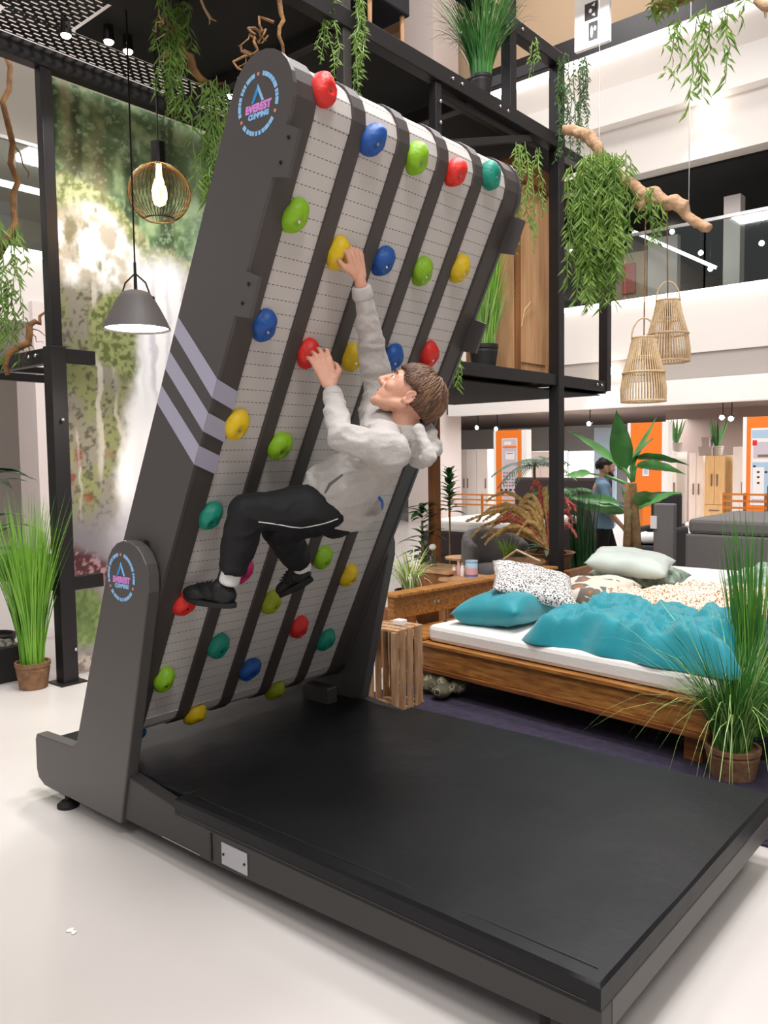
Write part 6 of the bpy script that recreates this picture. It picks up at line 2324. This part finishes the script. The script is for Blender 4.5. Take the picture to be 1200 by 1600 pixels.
    h.tube([hb - ax * 0.05, hb + ax * 0.05], [0.160, 0.172], 24, flat=0.86, ref=lr)
    # collar
    cb_ = neck - (hc - neck).normalized() * 0.02
    for k in range(12):
        a = 2 * math.pi * k / 12
        a2 = 2 * math.pi * (k + 1) / 12
        nd = (hc - neck).normalized()
        e1 = nd.orthogonal().normalized()
        e2 = nd.cross(e1)
        h.capsule(cb_ + (e1 * math.cos(a) + e2 * math.sin(a)) * 0.062, cb_ + (e1 * math.cos(a2) + e2 * math.sin(a2)) * 0.062, 0.02, 0.02, 8)
    # the hood lying on the back
    back_ = -fr_
    hd = A(668, 700, y=2.37)
    h.ball(A(655, 705, y=2.38), (0.115, 0.05, 0.06), rt, 16, 10)
    h.capsule(A(676, 690, y=2.45), A(668, 718, y=2.30), 0.03, 0.03)
    h.capsule(A(672, 668, y=2.43), A(680, 700, y=2.42), 0.02, 0.028)
    h.capsule(A(655, 672, y=2.30), A(672, 712, y=2.29), 0.022, 0.026)

    def folds(c):
        q = c * 9.0
        t = (c - hipc).dot(ax)
        r1 = 1 - abs(mnoise.noise(Vector((q.x * 0.8, q.y * 0.8, q.z * 2.0)))) * 2.6
        r2 = 1 - abs(mnoise.noise(Vector((q.x * 1.5 + 4, q.y * 1.5, q.z * 3.5)))) * 2.6
        return 0.006 * mnoise.noise(c * 7) + 0.008 * max(r1, 0) + 0.004 * max(r2, 0) - 0.004
    ho = h.build('hoodie', 'hoodie_m', body)
    remesh(ho, 0.0075, 3, folds)
    for (e_, w_) in ((elL, wrL), (elR, wrR)):
        MB().tube([e_.lerp(w_, 0.80), e_.lerp(w_, 0.83), e_.lerp(w_, 0.97), e_.lerp(w_, 0.99)], [0.038, 0.041, 0.037, 0.033], 20).build('cuff', 'hoodie_m', ho, smooth=True)
    MB().tube([A(508, 770, y=2.19), A(515, 757, y=2.17), A(535, 742, y=2.165)], [0.004, 0.006, 0.004], 6).build('pocket_edge', 'grey_cloth', ho)

    # ---- trousers
    tr = MB()
    tr.ball(hipc - ax * 0.04, (0.145, 0.112, 0.10), rt, 20, 14)
    for (h_, k_, a_) in ((hipL, knL, anL), (hipR, knR, anR)):
        tr.capsule(h_, k_, 0.095, 0.070, 16)
        tr.tube([k_ - (k_ - a_) * -0.0, k_.lerp(a_, 0.5), k_.lerp(a_, 0.86)], [0.068, 0.066, 0.053], 18)
        tr.ball(k_, 0.071, None, 16, 12)
    to = tr.build('trousers', 'trouser_m', body)
    remesh(to, 0.0085, 3, lambda c: 0.007 * mnoise.noise(c * 8) + 0.006 * max(0, 1 - abs(mnoise.noise(c * 12)) * 3))
    # white piping on the near leg: follows the outside of the thigh
    side = Vector((0.65, -0.757, 0.0))
    pp = []
    bvh = None
    from mathutils.bvhtree import BVHTree
    dg = bpy.context.evaluated_depsgraph_get()
    bvh = BVHTree.FromPolygons([v.co for v in to.data.vertices], [tuple(p.vertices) for p in to.data.polygons])
    for (px, py) in ((404, 815), (420, 817), (440, 820), (455, 823), (470, 824), (485, 822), (500, 819), (515, 815), (528, 810)):
        d = (ROT @ Vector(((px - 600) / FPX, -(py - 800) / FPX, -1.0))).normalized()
        hit = bvh.ray_cast(EYE, d)
        if hit[0] is not None:
            pp.append(hit[0] + hit[1] * 0.002)
    if len(pp) > 2:
        MB().tube(pp, 0.0022, 6).build('piping', 'sock_m', to)

    # ---- socks and shoes
    for (toe, heel, an, kn, nm) in ((A(294, 928, y=1.985), A(362, 938, y=2.045), anL, knL, 'L'), (A(430, 932, y=2.475), A(492, 893, y=2.44), anR, knR, 'R')):
        MB().tube([kn.lerp(an, 0.8), kn.lerp(an, 0.92), an, an + (an - kn).normalized() * 0.012], [0.039, 0.040, 0.041, 0.041], 16).build('sock', 'sock_m', body, smooth=True)
        d = (toe - heel).normalized()
        upv = (an - (toe + heel) / 2)
        upv = (upv - d * upv.dot(d)).normalized()
        s = d.cross(upv)
        rr = Matrix((d, s, upv)).transposed()
        Lf = 0.245
        c = (toe + heel) / 2
        sh = MB()
        sh.ball(c - d * 0.075 + upv * 0.022, (0.055, 0.038, 0.045), rr, 16, 12)
        sh.ball(c - d * 0.02 + upv * 0.026, (0.075, 0.038, 0.042), rr, 16, 12)
        sh.ball(c + d * 0.06 + upv * 0.012, (0.068, 0.044, 0.032), rr, 16, 12)
        sh.capsule(c - d * 0.06 + upv * 0.025, c - d * 0.058 + upv * 0.045, 0.043, 0.042, 14)
        so = sh.build('shoe', 'shoe_m', body)
        remesh(so, 0.006, 3)
        sl = MB()
        outline = []
        for k in range(24):
            a = 2 * math.pi * k / 24
            outline.append((0.128 * math.cos(a), (0.043 if math.cos(a) > 0 else 0.037) * math.sin(a)))
        sl.prism(outline, lambda p_, t: c + d * p_[0] + s * p_[1] + upv * (t + (0.012 * max(0, p_[0] / 0.128) ** 2)), -0.03, -0.008)
        sl.build('sole', 'sole_m', so, bevel=0.004)
        lc = MB()
        for k in range(4):
            q = c + d * (-0.005 + 0.022 * k) + upv * (0.066 - 0.006 * k)
            lc.capsule(q - s * 0.018, q + s * 0.018, 0.003, 0.003, 6)
        lc.build('laces', 'plastic_black', so)


climber()


def walker():
    """man in a light blue shirt walking behind the banana plant, in profile to the right"""
    base = at(943, 800, y=8.6)
    base.z = 0
    H = at(945, 716, y=8.6).z
    S = H / 1.75
    f = Vector((0.85, 0.53, 0)).normalized()
    l = Vector((0, 0, 1)).cross(f)
    u = Vector((0, 0, 1))

    def Q(a, bb, c):
        return base + f * a * S + l * bb * S + u * c * S
    b = MB()
    hc = Q(0.03, 0, 1.63)
    P, rot = head_parts(b, hc, f, l, u, S * 1.05)
    b.capsule(Q(0.0, 0, 1.58), Q(-0.02, 0, 1.42), 0.05 * S, 0.06 * S)
    b.capsule(Q(-0.02, -0.15, 1.4), Q(-0.02, 0.15, 1.4), 0.06 * S, 0.06 * S)
    b.capsule(Q(-0.02, 0, 1.35), Q(0, 0, 0.98), 0.12 * S, 0.11 * S)
    b.capsule(Q(0, -0.09, 0.95), Q(0, 0.09, 0.95), 0.09 * S, 0.09 * S)
    J = {}
    for sg, sw in ((-1, 0.16), (1, -0.14)):
        sh, eb, wr = Q(-0.02, sg * 0.19, 1.38), Q(-0.04 + sw * 0.4, sg * 0.24, 1.10), Q(0.06 + sw, sg * 0.23, 0.88)
        b.capsule(sh, eb, 0.05 * S, 0.04 * S)
        b.capsule(eb, wr, 0.04 * S, 0.026 * S)
        fingers(b, wr, wr + (wr - eb).normalized() * 0.085 * S, l * sg, f, [(0.3, 0.4, 0.3)] * 4, S)
        hp, kn, an = Q(0, sg * 0.09, 0.93), Q(0.06 - sw * 0.6, sg * 0.09, 0.50), Q(-0.02 - sw * 1.4, sg * 0.09, 0.09)
        b.capsule(hp, kn, 0.08 * S, 0.055 * S)
        b.capsule(kn, an, 0.053 * S, 0.035 * S)
        J[sg] = (sh, eb, wr, hp, kn, an)
    body = b.build('person', 'skin')
    remesh(body, 0.007, 2)
    tag(body, 'person in a light blue shirt and dark trousers walking behind the banana plant', 'person')
    PLOC[body.name] = Vector((0, 0, 0))
    face_extras(body, P, rot, S * 1.05, 'hair_dark')
    hair_cap(body, hc, f, l, u, S * 1.05, 'hair_dark', 9, 180, 0.04)
    bd = MB()
    for k in range(7):
        a = -1.2 + 2.4 * k / 6
        bd.capsule(P(0.02 + 0.045 * math.cos(a), 0.055 * math.sin(a), -0.05 - 0.035 * math.cos(a)), P(0.025 + 0.05 * math.cos(a), 0.05 * math.sin(a), -0.06 - 0.035 * math.cos(a)), 0.018, 0.016, 8)
    bd.build('beard', 'hair_dark', body, smooth=True)
    sh_ = MB()
    rt = Matrix((l, f, u)).transposed()
    sh_.ball(Q(-0.02, 0, 1.25), (0.2 * S, 0.125 * S, 0.22 * S), rt, 20, 14)
    sh_.tube([Q(0, 0, 0.86), Q(0, 0, 1.1)], [0.185 * S, 0.18 * S], 24, flat=0.72, ref=f)
    sh_.capsule(Q(-0.02, -0.16, 1.395), Q(-0.02, 0.16, 1.395), 0.088 * S, 0.088 * S)
    sh_.capsule(Q(-0.02, -0.06, 1.43), Q(-0.02, 0.06, 1.43), 0.085 * S, 0.085 * S)
    for sg in (-1, 1):
        s_, e_, w_ = J[sg][:3]
        sh_.capsule(s_, e_, 0.066 * S, 0.056 * S)
        sh_.tube([s_.lerp(e_, 0.9), e_.lerp(w_, 0.2)], [0.056 * S, 0.055 * S], 14)
    so = sh_.build('shirt', 'shirt_blue', body)
    remesh(so, 0.012, 2, lambda c: 0.006 * mnoise.noise(c * 9))
    tr = MB()
    for sg in (-1, 1):
        hp, kn, an = J[sg][3:]
        tr.capsule(hp, kn, 0.095 * S, 0.07 * S)
        tr.tube([kn, kn.lerp(an, 0.97)], [0.07 * S, 0.055 * S], 14)
    tr.capsule(Q(0, -0.08, 0.93), Q(0, 0.08, 0.93), 0.1 * S, 0.1 * S)
    to = tr.build('trousers', 'trouser_m', body)
    remesh(to, 0.012, 2)
    for sg in (-1, 1):
        an = J[sg][5]
        c = Vector((an.x, an.y, 0))
        s2 = MB()
        s2.ball(c + f * 0.07 * S + u * 0.045, (0.14 * S, 0.048 * S, 0.044), Matrix((f, l, u)).transposed(), 16, 10)
        s2.capsule(c + u * 0.06, an, 0.045 * S, 0.045 * S)
        q = s2.build('shoe', 'shoe_m', body)
        remesh(q, 0.01, 2)


walker()

# small things on the floor
tag(MB().tube([at(1192, 1316, z=0.008), at(1215, 1312, z=0.008), at(1260, 1318, z=0.008)], 0.007, 6).build('cable', 'rubber'), 'black cable on the floor at the right edge beside the mat', 'cable')
q = at(113, 1456, z=0)
b = MB()
for k in range(5):
    b.ball(q + Vector((random.Random(k).uniform(-0.015, 0.015), random.Random(k + 9).uniform(-0.012, 0.012), 0.004)), (0.012, 0.008, 0.004), rotm(k), 8, 6)
tag(b.build('paper_scrap', 'white_bright'), 'tiny white scrap of paper on the floor in the foreground', 'scrap')
